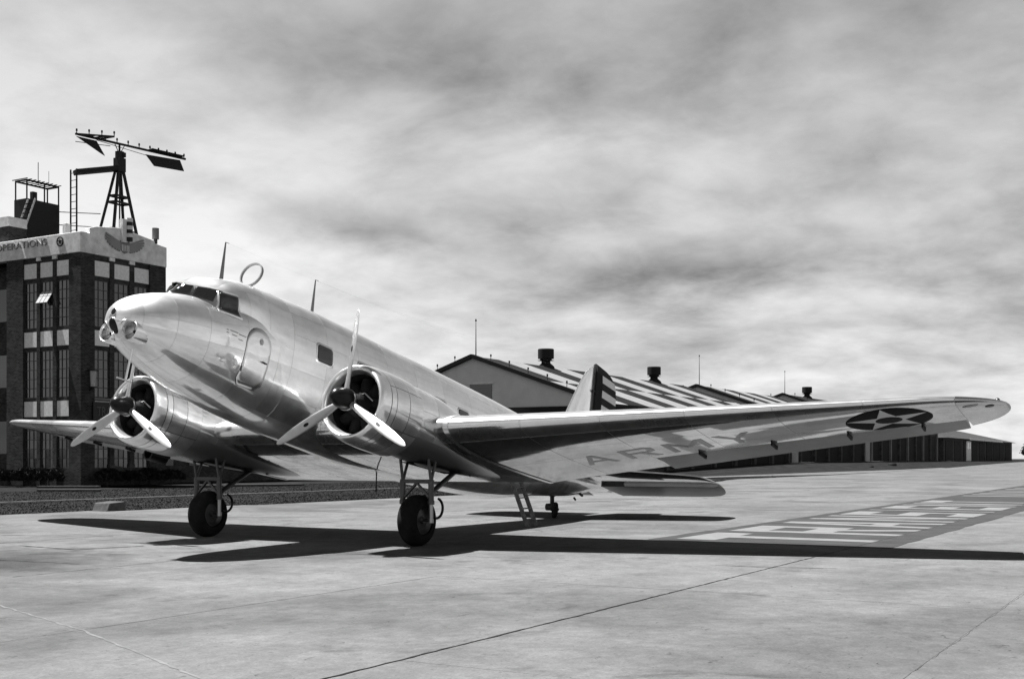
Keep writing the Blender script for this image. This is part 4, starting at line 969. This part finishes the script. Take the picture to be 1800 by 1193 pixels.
def win(face, a, b, z0, z1, idx):
    """steel window in an opening: frame with muntins, panes behind"""
    d = .17; n = 3; rows_ = 5; fr = G(); wd = .035
    lo, hi = min(a, b) + .0, max(a, b)
    def bx(g, p0, p1, q0, q1, d0, d1):
        if face == 'L': g.box((UC - d0, p0, q0), (UC - d1, p1, q1))
        else: g.box((p0, VC - d0, q0), (p1, VC - d1, q1))
    for p in [lo + .02, lo + (hi-lo)/3, lo + 2*(hi-lo)/3, hi - .02]: bx(fr, p - wd/2, p + wd/2, z0, z1, d - .03, d + .03)
    for k in range(rows_ + 1):
        z = z0 + .02 + (z1 - z0 - .04) * k / rows_; bx(fr, lo, hi, z - wd/2, z + wd/2, d - .032, d + .028)
    wo_ = obj('window', fr, M['sash'], ob)
    for i in range(n):
        for k in range(rows_):
            p0, p1 = lo + (hi-lo)*i/n, lo + (hi-lo)*(i+1)/n; q0, q1 = z0 + (z1-z0)*k/rows_, z0 + (z1-z0)*(k+1)/rows_
            g = G(); bx(g, p0 + .015, p1 - .015, q0 + .015, q1 - .015, d + .005, d + .012)
            t1, t2 = random.uniform(-.012, .012), random.uniform(-.012, .012); cz = (q0 + q1) / 2; cp_ = (p0 + p1) / 2
            if face == 'L': g.v = [(x + (z - cz) * t1 + (y - cp_) * t2, y, z) for x, y, z in g.v]
            else: g.v = [(x, y + (z - cz) * t1 + (x - cp_) * t2, z) for x, y, z in g.v]
            obj('pane', g, M['pane'], wo_)
    rnd = random.Random(idx)
    if rnd.random() < .6:
        g = G(); p = lo + (hi-lo) * rnd.uniform(.05, .6); bx(g, p, p + (hi-lo) * rnd.uniform(.12, .4), z0 + (z1-z0) * rnd.uniform(.2, .5), z0 + (z1-z0) * rnd.uniform(.55, .7), d - .02 + .09, d + .10); obj('window_blind', g, M['blind'], wo_)
    return wo_
i = 0
for face, cols in (('L', colsL), ('R', colsR)):
    for (a, b) in cols:
        for r, (z0, z1) in enumerate(ROWS):
            i += 1
            g = G()
            if face == 'L': g.box((UC - .10, a, z0), (UC - .35, b, z1))
            else: g.box((a, VC - .10, z0), (b, VC - .35, z1))
            obj('stone_panel', g, M['panel'], ob)
            def band_(za, zb):
                g = G()
                if face == 'L': g.box((UC - .13, a, za), (UC - .4, b, zb))
                else: g.box((a, VC - .13, za), (b, VC - .4, zb))
                obj('brick_band', g, M['brick'], ob)
            band_(z1, 14.15 if r == 0 else z1 + .22); band_(z0 - .26, z0)
            zt_ = z0 - .26; zb_ = ROWS[r+1][1] + .22 if r < 2 else 1.1
            win(face, a, b, zb_, zt_, i)
            if r == 2: band_(0, 1.1)
# the open sash on the top floor, tilted outward
g = G(); p0 = Vector((UC - .26, -46.66, 12.15)); L1 = 1.0
for k in range(4):
    y = -46.64 + 1.08 * k / 3; g.bar((UC - .25, y, 12.15), (UC + .32, y, 11.25), .035, .035)
for t in (0, .5, 1): g.bar((UC - .25 + .57*t, -46.64, 12.15 - .9*t), (UC - .25 + .57*t, -45.56, 12.15 - .9*t), .035, .035)
sa = obj('open_sash', g, M['sash'], ob)
g = G(); g.add([(UC - .24, -46.62, 12.14), (UC - .24, -45.58, 12.14), (UC + .33, -45.58, 11.25), (UC + .33, -46.62, 11.25)], [(0,1,2,3)]); obj('sash_glass', g, mat('pale_reflection_glass', .32, .25, var=.1), sa)  # pale base colour stands in for light reflected by the tilted pane
# stone parapet, plain on the left face, stepped pediment on the right
g = G(); g.box((UC + .04, -60, 14.15), (UC - .45, VC + .04, 15.40)); bevel(obj('parapet', g, M['stone'], ob), .03)
g = G(); poly = [(UC + .036, 14.152), (UC + .036, 15.38), (-30.75, 15.38), (-30.75, 15.72), (-31.2, 15.86), (-33.4, 16.12), (-33.9, 16.0), (-35.9, 15.72), (-35.95, 15.55), (UB - .04, 15.44), (UB - .04, 14.152)]
g.prism(poly, 'y', VC - .40, VC + .036); bevel(obj('pediment', g, M['stone'], ob), .03)
g = G(); g.box((UB - .04, VC - .41, 14.15), (UB + .35, -49, 15.2)); obj('parapet', g, M['stone'], ob)
g = G(); g.box((UC - .46, VC - .41, 14.3), (UB + .36, -60, 14.55)); obj('roof_deck', g, M['tin'], ob)
face_text('OPERATIONS', .60, .05, 'relief_letters', (UC + .045, -50.75, 14.82), (0, 1, 0), mat('shaded_letter_stone', .16, .8), ob, 4.85)  # letter colour darkened in place of the shadows on the relief
# star-in-ring emblem
g = G()
ctr = Vector((UC + .05, -44.68, 14.92))
ringp = [(0.30, .0), (.30, .05), (.24, .05), (.24, 0)]
rows = [[ctr + Vector((dd, math.cos(t*D) * r, math.sin(t*D) * r)) for r, dd in ringp] for t in range(0, 361, 15)]; g.grid(rows)
st_ = [ctr + Vector((.05, math.sin(math.pi*k/5) * (.22 if k % 2 == 0 else .09), math.cos(math.pi*k/5) * (.22 if k % 2 == 0 else .09))) for k in range(10)]; g.add(st_, [tuple(range(10))]); obj('star_emblem', g, M['trim'], ob)
# winged shield emblem: feathers either side of a striped shield
we = empty('winged_shield_emblem'); we.parent = ob; wc = Vector((-33.42, VC + .04, 14.98))
g = G(); sh = [(-.36, .32), (.36, .32), (.36, -.1), (.2, -.36), (0, -.46), (-.2, -.36), (-.36, -.1)]
g.prism([(wc.x + a, wc.z + b) for a, b in sh], 'y', wc.y, wc.y + .07); obj('shield', g, mat('weathered_shield', .20, .8), we)
for k in range(5):
    g = G(); g.box((wc.x - .3 + k*.13, wc.y + .07, wc.z - .32), (wc.x - .24 + k*.13, wc.y + .1, wc.z + .08)); obj('shield_stripe', g, M['stone'], we)
fm = mat('carved_feather', .24, .8)
for s in (1, -1):
    for k in range(9):
        a = (52 - k * 15) * D; L0 = .40 + .0 * k; L1_ = [1.62, 1.56, 1.45, 1.30, 1.12, .95, .78, .62, .5][k]
        base = Vector((wc.x + s * .3, wc.y + .03, wc.z + .16 - k * .04)); tip = base + Vector((s * math.cos(a * .62) * (L1_ - .25), .02, math.sin(a * .75) * (L1_ * .42)))
        g = G(); g.bar(base, tip, .09, .06, (0, 1, 0)); g.bar(base.lerp(tip, .55), tip + (tip-base) * .04, .12, .05, (0, 1, 0)); obj('feather', g, fm, we)
# set-back wing to the left
g = G(); g.box((-31.6, -49.8, 0), (-33, -66, 14.15)); obj('side_wall', g, M['brick'], ob)
g = G(); g.tube((UC - .9, -49.95, 0), (UC - .9, -49.95, 14.0), .09, n=10); obj('downpipe', g, M['iron'], ob)
for z0 in (2, 6.3, 10.6):
    g = G(); g.box((-31.57, -52.6, z0), (-31.7, -51.0, z0 + 2.1)); obj('side_window', g, M['glass'], ob)
# penthouse on the roof
g = G(); g.box((-30.7, -50.4, 14.5), (-32.0, -64, 16.55)); ph = obj('penthouse', g, M['brick'], ob)
g = G(); g.box((-30.62, -50.3, 16.55), (-32.0, -64.1, 17.15)); obj('penthouse_parapet', g, M['stone'], ob)
g = G(); g.box((-33.2, -45.6, 14.5), (-33.6, -46.0, 16.75)); g.box((-33.15, -45.55, 16.75), (-33.65, -46.05, 16.85)); 
g = G(); g.box((-31.55, -46.0, 14.5), (-31.9, -46.35, 16.45)); bevel(obj('roof_chimney', g, M['stone'], ob), .03)

# observation cab: dark box with an open steel frame over it
oc = empty('observation_cab', (-34.05, -53, 17.25)); tag(oc, 'black steel lookout cab with open railed frame on the building roof', 'lookout cab')
def loc(u, v, z): return (u + 34.05, v + 53, z - 17.25)
g = G(); g.box(loc(-34.05, -53, 14.6), loc(-36.7, -54.3, 19.25)); obj('cab_box', g, M['iron'], oc)
for (u, v) in ((-34.09, -53.04), (-36.66, -53.04), (-34.09, -54.2), (-36.66, -54.2), (-35.5, -53.04)):
    g = G(); g.bar(loc(u, v, 19.25), loc(u, v, 20.55), .09, .09); obj('post', g, M['iron'], oc)
for a, b in (((-34.09, -53.04), (-36.66, -53.04)), ((-34.09, -53.04), (-34.09, -54.2)), ((-36.66, -53.04), (-36.66, -54.2)), ((-34.09, -54.2), (-36.66, -54.2))):
    g = G(); g.bar(loc(*a, 20.5), loc(*b, 20.5), .1, .1); obj('top_rail', g, M['iron'], oc)
for k in range(9):
    g = G(); g.box(loc(-33.95 - k*.34, -52.85, 20.56), loc(-34.03 - k*.34, -54.4, 20.60)); obj('canopy_slat', g, M['tin'], oc)
g = G(); g.box(loc(-35.0, -53.6, 19.25), loc(-35.35, -53.9, 19.95)); obj('instrument', g, M['black'], oc)
g = G(); g.tube(loc(-35.9, -54.2, 20.6), loc(-35.9, -54.2, 22.2), .025); g.tube(loc(-36.3, -53.6, 20.6), loc(-36.3, -53.6, 21.6), .015); obj('weather_mast', g, M['iron'], oc)
rs = empty('roof_stair', (-33, -52.2, 15)); tag(rs, 'narrow steel stair climbing to the lookout cab', 'stair')
for dv in (0, .75):
    g = G(); g.bar((1.0 - .0, -.2 + dv, -.4), (-.95, -.55 + dv, 4.1), .05, .12); obj('stringer', g, M['oleo'], rs)
for k in range(13):
    t = k / 13; g = G(); g.box((1.0 - 1.95*t - .1, -.2 - .35*t, -.4 + 4.5*t), (1.0 - 1.95*t + .1, .55 - .35*t, -.4 + 4.5*t + .03)); obj('tread', g, M['iron'], rs)
rl = empty('roof_railing', (-34, -53, 17.3)); tag(rl, 'thin steel handrail running along the penthouse roof edge', 'railing')
for z in (18.0, 18.9):
    g = G(); g.tube((1.9, -11, z - 17.3), (1.9, -1.2, z - 17.3), .03, n=8); obj('rail', g, M['iron'], rl)
    g = G(); g.tube((-2.7, -.1, z - 17.3 - .1), (-1.6, 5.4, z - 17.3 - 1.0), .03, n=8); obj('rail', g, M['iron'], rl)
for v in np.arange(-11, -1, 1.4): g = G(); g.tube((1.9, v, -.1), (1.9, v, 1.6), .03, n=8); obj('rail_post', g, M['iron'], rl)
# tower for the wind tee
wt = empty('wind_tee_tower', (-35.9, -46.1, 14.55)); tag(wt, 'black steel A-frame tower carrying the wind tee on the roof', 'tower')
ap = Vector((0, 0, 7.05)); feet = [Vector((1.55, -.85, 0)), Vector((1.35, .75, 0)), Vector((-1.5, .55, 0)), Vector((-1.3, -.9, 0))]
for f_ in feet: g = G(); g.bar(f_, ap + (f_ - Vector((0,0,0))) * .06 - Vector((0, 0, .3)), .16, .16); obj('tower_leg', g, M['iron'], wt)
for t in (.3, .56, .62):
    g = G(); P = [f_.lerp(ap, t) for f_ in feet]
    for a, b in zip(P, P[1:] + P[:1]): g.bar(a, b, .09, .12)
    obj('tower_brace', g, M['iron'], wt)
g = G(); g.tube((0, 0, .2), (0, 0, 6.9), .05); obj('centre_pole', g, M['iron'], wt)
g = G(); g.box((-.28, -.28, 6.0), (.28, .28, 6.9)); g.box((-.2, -.2, 6.9), (.2, .2, 7.35)); g.box((-.32, -.1, 7.0), (-.1, .25, 7.3)); obj('tower_head', g, M['iron'], wt)
# gangway from the ladder to the tower head
g = G(); g.bar((2.7, -1.05, 5.55), (.2, -.1, 6.2), .75, .30); obj('gangway', g, M['iron'], wt)
for dv in (-.32, .25):
    g = G(); g.tube((2.75, -1.1 + dv, .6), (2.75, -1.1 + dv, 5.75), .055, n=8); obj('ladder_stile', g, M['iron'], wt)
for k in range(11): g = G(); g.tube((2.75, -1.42, .9 + k*.46), (2.75, -.85, .9 + k*.46), .025, n=6); obj('ladder_rung', g, M['iron'], wt)
# the wind tee
te = empty('wind_tee', (-35.8, -46.0, 22.4)); tag(te, 'black wind tee with rows of lamps and hanging vanes on top of the tower', 'wind tee')
LF, RT = Vector((2.8, -.88, .1)), Vector((-5.2, .67, 0)); ax_ = (RT - LF).normalized(); pv = Vector((ax_.y, -ax_.x, 0))
g = G(); g.bar(LF, RT, .14, .12); obj('beam', g, M['iron'], te)
g = G(); g.bar(LF + Vector((0, 0, -.5)), LF.lerp(RT, .3) + Vector((0, 0, -.28)), .04, .04); g.tube(LF.lerp(RT, .18) + Vector((0, 0, -.1)), LF.lerp(RT, .8) + Vector((0,0,-.45)), .02); g.bar(Vector((0, 0, -.6)), Vector((0, 0, 0)), .12, .12); g.bar(Vector((.4, 0, -.1)), Vector((.05, 0, -.65)), .04, .04); g.bar(Vector((-.4, 0, -.1)), Vector((-.05, 0, -.65)), .04, .04); obj('truss', g, M['iron'], te)
EA = LF + Vector((-1.73, 1.6, 0)); BA = LF + ax_ * 1.65
for p_, q_ in ((LF, EA), (BA, EA), (LF + ax_ * .85, LF.lerp(EA, .52)), (LF + ax_ * 1.3, LF.lerp(EA, .8))):
    g = G(); g.bar(p_, q_, .09, .09); obj('cross_arm', g, M['iron'], te)
def vane(a, b, c, d_, name='vane'):
    g = G(); n = (b - a).cross(c - a).normalized() * .03; P = [a, b, c, d_]; g.add([p + n for p in P] + [p - n for p in P], [(0,1,2,3),(7,6,5,4)] + [(i, (i+1) % 4, 4+(i+1) % 4, 4+i) for i in range(4)]); obj(name, g, M['iron'], te)
vane(LF + ax_*.05 + Vector((0, 0, -.15)), LF + ax_*1.45 + Vector((0, 0, -.15)), LF + ax_*2.05 + Vector((0, 0, -1.0)) , LF + ax_*1.85 + Vector((0, 0, -.93)))
vane(RT - ax_*3.1 + Vector((0, 0, -.30)), RT - ax_*.45 + Vector((0, 0, -.16)), RT - ax_*.12 + Vector((0, 0, -.86)), RT - ax_*2.45 + Vector((0, 0, -.95)))
vane(RT - ax_*2.9 + Vector((0, 0, .05)) - pv*.3, RT - ax_*.4 + Vector((0, 0, .05)) - pv*.3, RT - ax_*.4 + Vector((0, 0, .05)) + pv*.5, RT - ax_*2.9 + Vector((0, 0, .05)) + pv*.5, 'tail_plate')
for t in [.01, .26, .36, .46, .56, .66, .74, .82, .9, .985]:
    p = LF.lerp(RT, t); g = G(); g.tube(p, p + Vector((0, 0, .2)), .03, n=8); g.tube(p + Vector((0, 0, .2)), p + Vector((0, 0, .34)), .065, .05, n=8); obj('lamp', g, M['iron'], te)
for t in (.35, .68, 1.0):
    p = LF.lerp(EA, t); g = G(); g.tube(p, p + Vector((0, 0, .2)), .03, n=8); g.tube(p + Vector((0, 0, .2)), p + Vector((0, 0, .34)), .065, .05, n=8); obj('lamp', g, M['iron'], te)
# striped post and cowl ventilator on the parapet
sp = empty('striped_post', (-33.6, VC + .3, 15.4)); tag(sp, 'short black and white banded post on the parapet above the winged emblem', 'post')
for k in range(6): g = G(); g.tube((0, 0, k*.24 - .1), (0, 0, k*.24 + .14), .2, n=16); obj('band', g, M['white'] if k % 2 else M['black'], sp, True, 40)
g = G(); g.box((.12, -.35, -.2), (.5, -.05, 1.25)); obj('backing_post', g, M['stone'], sp)
rv = empty('roof_ventilator', (-36.2, VC - .2, 15.6)); tag(rv, 'grey drum ventilator at the right end of the parapet', 'ventilator')
g = G(); g.tube((0, 0, 0), (0, 0, .35), .12); obj('neck', g, M['tin'], rv); g = G(); g.tube((0, 0, .3), (0, 0, 1.0), .22, n=16); obj('drum', g, mat('ventilator_grey', .16, .7), rv, True, 40)
# wall lantern and sign by the entrance
wl = empty('wall_lantern', (-30.75, VC + .3, 6.3)); tag(wl, 'glass wall lantern on a bracket at the corner of the brick building', 'lantern')
g = G(); g.box((-.24, -.24, .7), (.24, .24, .76)); g.box((-.18, -.18, -.3), (.18, .18, -.25)); g.bar((0, 0, -.3), (0, -.35, -.5), .07, .07); g.bar((0, 0, -.3), (0, 0, -.6), .07, .07); obj('lantern_cage', g, M['iron'], wl)
g = G(); g.tube((0, 0, -.25), (0, 0, .7), .14, .19, n=8); obj('lantern_glass', g, mat('milk_glass', .3, .3), wl)
sg = empty('wall_sign', (-31.0, VC + .12, 4.6)); tag(sg, 'dark framed sign reading TRANSIENT low on the brick wall', 'sign')
g = G(); g.box((.1, -.02, -.55), (-3.6, .04, .55)); obj('sign_board', g, M['black'], sg)
for z in (.68, -.78): g = G(); g.box((.0, -.02, z), (-2.4, .05, z + .1)); obj('sign_bar', g, M['rubber'], sg)
face_text('TRANSIENT', .78, .015, 'sign_letters', (-.15, .05, -.28), (-1, 0, 0), mat('sign_letter_grey', .10, .7), sg, 3.1)
# clipped shrubs against the wall
def shrub(u, v, r, h, label, seed):
    rnd = random.Random(seed); V, F = [], []
    for k in range(700):
        t, ph_ = rnd.uniform(0, 6.28), math.acos(rnd.uniform(-.3, 1)); rr_ = rnd.uniform(.75, 1.05)
        c_ = Vector((math.cos(t) * math.sin(ph_) * r * rr_, math.sin(t) * math.sin(ph_) * r * rr_, max(.05, h*.5 + math.cos(ph_) * h*.5 * rr_)))
        a = Vector((rnd.uniform(-1, 1), rnd.uniform(-1, 1), rnd.uniform(-1, 1))).normalized() * .11; b_ = a.orthogonal().normalized() * .07; b = len(V)
        V += [c_ - a, c_ + b_, c_ + a, c_ - b_]; F.append((b, b+1, b+2, b+3))
    root = empty('shrub', (u, v, 0)); tag(root, label, 'shrub', 'shrubs along the foot of the brick building')
    g = G(); g.v, g.f, g.m = [tuple(p) for p in V], F, [0]*len(F); obj('foliage', g, M['leaf'], root, fix=False)
    g = G(); g.tube((0, 0, 0), (0, 0, h*.6), .05, .02, 6); obj('stem', g, M['bark'], root)
k = 0
for u, v, r, h in [(-31, -41.6, .8, 1.1), (-32.7, -41.5, .9, .95), (-34.4, -41.7, .8, 1.15), (-36.1, -41.6, .9, 1.0), (-29.0, -44.4, .85, 1.05), (-28.9, -46.2, .9, 1.1), (-29.0, -48.0, .8, .95), (-29.2, -49.8, .9, 1.1)]:
    k += 1; shrub(u, v, r, h, 'dark clipped shrub, ' + ('first', 'second', 'third', 'fourth')[(k-1) % 4] + (' from the corner under the wall sign' if k <= 4 else ' from the corner under the lettered face'), k)
# pale kerbs and steps in the grass before the building
def kerb(name, a, b, wd, h, label):
    g = G(); g.bar((a[0], a[1], h/2 - .03), (b[0], b[1], h/2 - .03), wd, h); tag(bevel(obj(name, g, M['block']), .01), label, 'kerb')
kerb('kerb', (-27.3, -43.2), (-29.2, -40.2), .5, .12, 'short pale kerb close to the shaded building corner')
kerb('kerb', (-22.6, -37.2), (-24.3, -34.4), .4, .10, 'longer pale kerb lying in the grass before the building')
kerb('kerb', (-35.5, -36.4), (-40.0, -34.0), .6, .12, 'pale kerb behind the far landing wheel')
# annex seen dark under the far wing, continues the building line
an = empty('annex_wall', (-37.2, -46, 0)); tag(an, 'low dark brick annex wall behind the far engine', 'building')
g = G(); g.box((-.0, 0, 0), (-24, -8, 4.2)); obj('wall', g, M['brick'], an); g = G(); g.box((.1, .1, 4.2), (-24.1, -8, 4.45)); obj('coping', g, M['trim'], an)
for k in range(7):
    g = G(); g.box((-1.5 - k*3.3, .03, 1.2), (-3.3 - k*3.3, -.1, 3.2)); obj('window', g, M['glass'], an)
# marker block on the grass edge
mb = empty('marker_block', (-7.75, -14.75, -.04)); tag(mb, 'small weathered concrete marker block with a sloping front on the grass edge', 'marker')
g = G(); g.prism([(.38, 0), (.26, .30), (-.36, .34), (-.40, 0)], 'y', -.36, .36); bevel(obj('block', g, M['block'], mb), .03, 3)
g = G(); g.box((.46, -.42, 0), (-.46, .42, .05)); obj('plinth', g, M['block'], mb)

# ================================================================ hangars
def hangar(u0, length, vr, half, zb, ridge, eave, label, checks, s=5.45, pole=3.9, vents=(), door=True, gable='stucco'):
    h = empty('hangar', (u0, vr, zb)); tag(h, label, 'hangar', 'row of gabled hangars')
    rz, ez = ridge - zb, eave - zb
    g = G(); g.prism([(-half, -2), (-half, ez), (0, rz), (half, ez), (half, -2)], 'x', 0, -.5); obj('gable_wall', g, M[gable], h)
    g = G(); g.box((-.5, half, -2), (-length, half - .5, ez)); obj('side_wall', g, M['brick2'], h)
    g = G(); g.box((-.5, -half, -2), (-length, -half + .5, ez)); obj('side_wall', g, M['brick2'], h)
    g = G(); g.prism([(-half, -2), (-half, ez), (0, rz), (half, ez), (half, -2)], 'x', -length + .5, -length); obj('gable_wall', g, M[gable], h)
    sl = math.hypot(half + .5, (rz - ez) * (half + .5) / half); dz = (rz - ez) / half
    rf = empty('roof'); rf.parent = h
    nr = 2; nc = int(round(length / s)); sc_ = length / nc
    for sd in (1, -1):
        for r in range(nr):
            for c_ in range(nc):
                a, b = (half + .6) * r / nr, (half + .6) * (r+1) / nr
                g = G(); P = [(.3 * (c_ == 0) - c_*sc_, sd*a, rz - a*dz + .12), (.3 * (c_ == 0) - c_*sc_, sd*b, rz - b*dz + .12), (-(c_+1)*sc_ + .02, sd*b, rz - b*dz + .12), (-(c_+1)*sc_ + .02, sd*a, rz - a*dz + .12)]
                g.add(P + [(x, y, z - .15) for x, y, z in P], [(0,1,2,3), (7,6,5,4), (0,4,5,1), (1,5,6,2), (2,6,7,3), (3,7,4,0)])
                m_ = M['roof_light'] if (r + c_) % 2 == 1 else M['roof_dark']
                if not checks: m_ = M['roof_dark']
                obj('roof_panel', g, m_, rf)
    for sd in (1, -1):
        g = G(); g.bar((.2, 0, rz + .12), (.2, sd * (half + .7), rz + .12 - (half + .7) * dz), .55, .42, (0, -sd * dz, -1)); obj('barge_board', g, M['trim'], h)
    g = G(); g.bar((.1, half + .65, ez - .1), (-length, half + .65, ez - .1), .3, .35); obj('eave_fascia', g, M['trim'], h)
    for k in range(1, 7):
        for sd in (1, -1):
            y = sd * half * k / 7; z = rz - abs(y) * dz + .25; g = G(); g.tube((.1, y, z), (.1, y, z + .5), .035, n=6); g.tube((.1, y, z + .5), (.1, y, z + .75), .09, n=6); obj('marker_lamp', g, M['trim'], h)
    if pole: g = G(); g.tube((0, .35, rz), (0, .35, rz + pole), .07, .03, 8); g.tube((0, .35, rz + pole), (0, .35, rz + pole + .25), .1, .06, 8); obj('flagpole', g, M['trim'], h)
    for du in vents:
        vt = empty('roof_vent'); vt.parent = h
        g = G(); g.lathe([(0, 1.1), (.3, 1.0), (.7, .55), (1.0, .55), (1.05, .85)], 16, (du, 0, rz - .2), 'z'); obj('base', g, M['trim'], vt, True, 40)
        g = G(); g.lathe([(1.0, .9), (1.02, 1.0), (1.05, .72), (1.3, .72)], 20, (du, 0, rz - .2), 'z'); g.lathe([(1.25, .5), (1.25, .98), (2.35, .98), (2.42, .9), (2.45, .02)], 20, (du, 0, rz - .2), 'z'); obj('drum', g, M['trim'], vt, True, 40)
    if gable:
        g = G(); g.box((.04, -1.2, rz - 6.3), (-.05, 1.4, rz - 2.9)); 
        g = G(); g.box((.06, -.4, rz - 5.2), (-.1, 2.4, rz - 2.95)); obj('gable_window', g, M['glass'], h); g = G(); g.box((.12, -.7, rz - 2.95), (-.1, 2.6, rz - 2.75)); obj('window_head', g, M['stone'], h)
        g = G(); g.box((.3, -half, ez - .75), (-.02, half, ez - .05)); obj('door_track', g, M['trim'], h)
        for k in range(8): g = G(); g.box((.2 + .1*(k % 2), -half + 1 + k*(2*half-2)/8, -1), (.08 + .1*(k % 2), -half + 1 + (k+1)*(2*half-2)/8 - .05, ez - .75)); obj('sliding_door', g, M['doors'], h)
    # buttresses and dark bays along the side that faces the field
    nb = int(length / 7.5)
    for k in range(nb + 1):
        x = -length * k / nb; g = G(); g.box((x + (.0 if k == 0 else .45), half + .35, -2), (x - .45, half - .1, ez - .3)); obj('buttress', g, M['brick2'] if checks or k % 2 else M['pier'], h)
    for k in range(nb):
        x0, x1 = -length * k / nb - .9, -length * (k+1) / nb + .9; g = G(); g.box((x0, half + .06, .4), (x1, half - .1, ez - 1.4)); wd_ = obj('bay_door', g, M['doors'], h)
    return h
hangar(-91.2, 60, -53.4, 16.2, .15, 12.72, 7.2, 'nearest hangar with checkered roof and pale gable behind the tail', True, vents=(-16.5, -49))
hangar(-157, 38, -53.4, 16.2, .6, 13.05, 7.5, 'second hangar along the row, its dark gable edge above the checkered roof', True, pole=4.6)
hangar(-200.5, 60, -53.4, 16.2, 1.0, 13.75, 8.1, 'third hangar along the row with small grey gable above the wing', False, pole=4.2, vents=(-15.5,))
# low hip-roofed building at the far right
lb = empty('field_shed', (-268, -37, 1.15)); tag(lb, 'low dark shed with hipped roof and pale door beyond the wing tip', 'shed')
g = G(); g.box((0, 0, -2), (-110, -22, 5.4)); obj('wall', g, M['brick2'], lb)
ro = [(1.2, 1.2, 5.4), (-111, 1.2, 5.4), (-111, -23, 5.4), (1.2, -23, 5.4), (-10, -11, 9.2), (-88, -11, 8.6)]
g = G(); g.add(ro, [(0,1,5,4), (1,2,5), (2,3,4,5), (3,0,4), (0,3,2,1)]); obj('roof', g, M['tin'], lb)
g = G(); g.box((-28, 1.35, 5.2), (-82, 1.1, 5.75)); obj('eave_fascia', g, M['stone'], lb)
for k in range(9):
    g = G(); g.box((-2 - k*11.7, .1, .1), (-11 - k*11.7, -.2, 4.9)); obj('door_bay', g, M['doors'], lb)
g = G(); g.box((-28.8, .25, -.2), (-35.5, .11, 5.0)); dr_ = obj('pale_door', g, M['panel'], lb); g = G(); g.box((-30, .3, 3), (-34.2, .24, 4.6)); obj('door_light', g, M['glass'], dr_)
for k in range(4):
    g = G(); g.box((-38 - k*11.5, 3.2, -.5), (-38.15 - k*11.5, 3.05, 5.1)); obj('porch_post', g, M['tin'], lb)
g = G(); g.box((4, -1, -1.5), (30, -12, 6.5)); blk = obj('side_block', g, M['doors'], lb)
g = G(); g.box((4.2, -.8, 6.5), (22, -3, 7.6)); obj('tank', g, M['panel'], lb)
# trees at the far right edge
def tree(name, u, v, z0, h, r, label, seed):
    rnd = random.Random(seed); root = empty(name, (u, v, z0)); tag(root, label, 'tree', 'trees beyond the far shed')
    g = G(); g.tube((0, 0, -.5), (0, 0, h*.45), h*.03, h*.018, 8)
    for k in range(6):
        a = rnd.uniform(0, 6.28); g.tube((0, 0, h*rnd.uniform(.25, .45)), (math.cos(a)*r*.6, math.sin(a)*r*.6, h*rnd.uniform(.55, .8)), h*.012, h*.005, 6)
    obj('trunk', g, M['bark'], root)
    V, F = [], []
    for k in range(45):
        a, e_ = rnd.uniform(0, 6.28), rnd.uniform(-.8, 1); rr_ = r * rnd.uniform(.3, 1) * math.sqrt(max(.05, 1 - e_*e_ * .8)); cc_ = Vector((math.cos(a)*rr_, math.sin(a)*rr_, h*.66 + e_*h*.30))
        for j in range(90):
            p = cc_ + Vector((rnd.gauss(0, r*.16), rnd.gauss(0, r*.16), rnd.gauss(0, r*.13))); q_ = Vector((rnd.uniform(-1, 1), rnd.uniform(-1, 1), rnd.uniform(-1, 1))).normalized() * .32; w_ = q_.orthogonal().normalized() * .22; b = len(V)
            V += [p - q_, p + w_, p + q_, p - w_]; F.append((b, b+1, b+2, b+3))
    g = G(); g.v, g.f, g.m = [tuple(p) for p in V], F, [0]*len(F); obj('crown', g, M['leaf'], root, fix=False)
tree('broadleaf_tree', -396, -34, 1.1, 5.2, 2.4, 'small dark leafy tree between the shed and the edge of the picture', 3)
tree('broadleaf_tree', -404, -31.5, 1.1, 6.2, 2.8, 'taller dark tree cut by the right edge of the picture', 4)
# a few small dark stones and lamps on the far grass
for k, (u, v, r, lab) in enumerate([(-182, -29.2, .75, 'dark round marker stone on the far grass strip'), (-86, -18.2, .28, 'small dark marker lying at the point of the grass wedge'), (-163, -28.0, .4, 'smaller dark marker left of the round stone on the far grass')]):
    g = G(); g.lathe([(0, r), (r*.35, r*.95), (r*.65, r*.6), (r*.75, .01)], 14, (0, 0, 0), 'z'); o = obj('field_marker', g, M['tyre'], None, True); o.location = (u, v, land(u, v) - .05); tag(o, lab, 'marker', 'markers on the far grass')
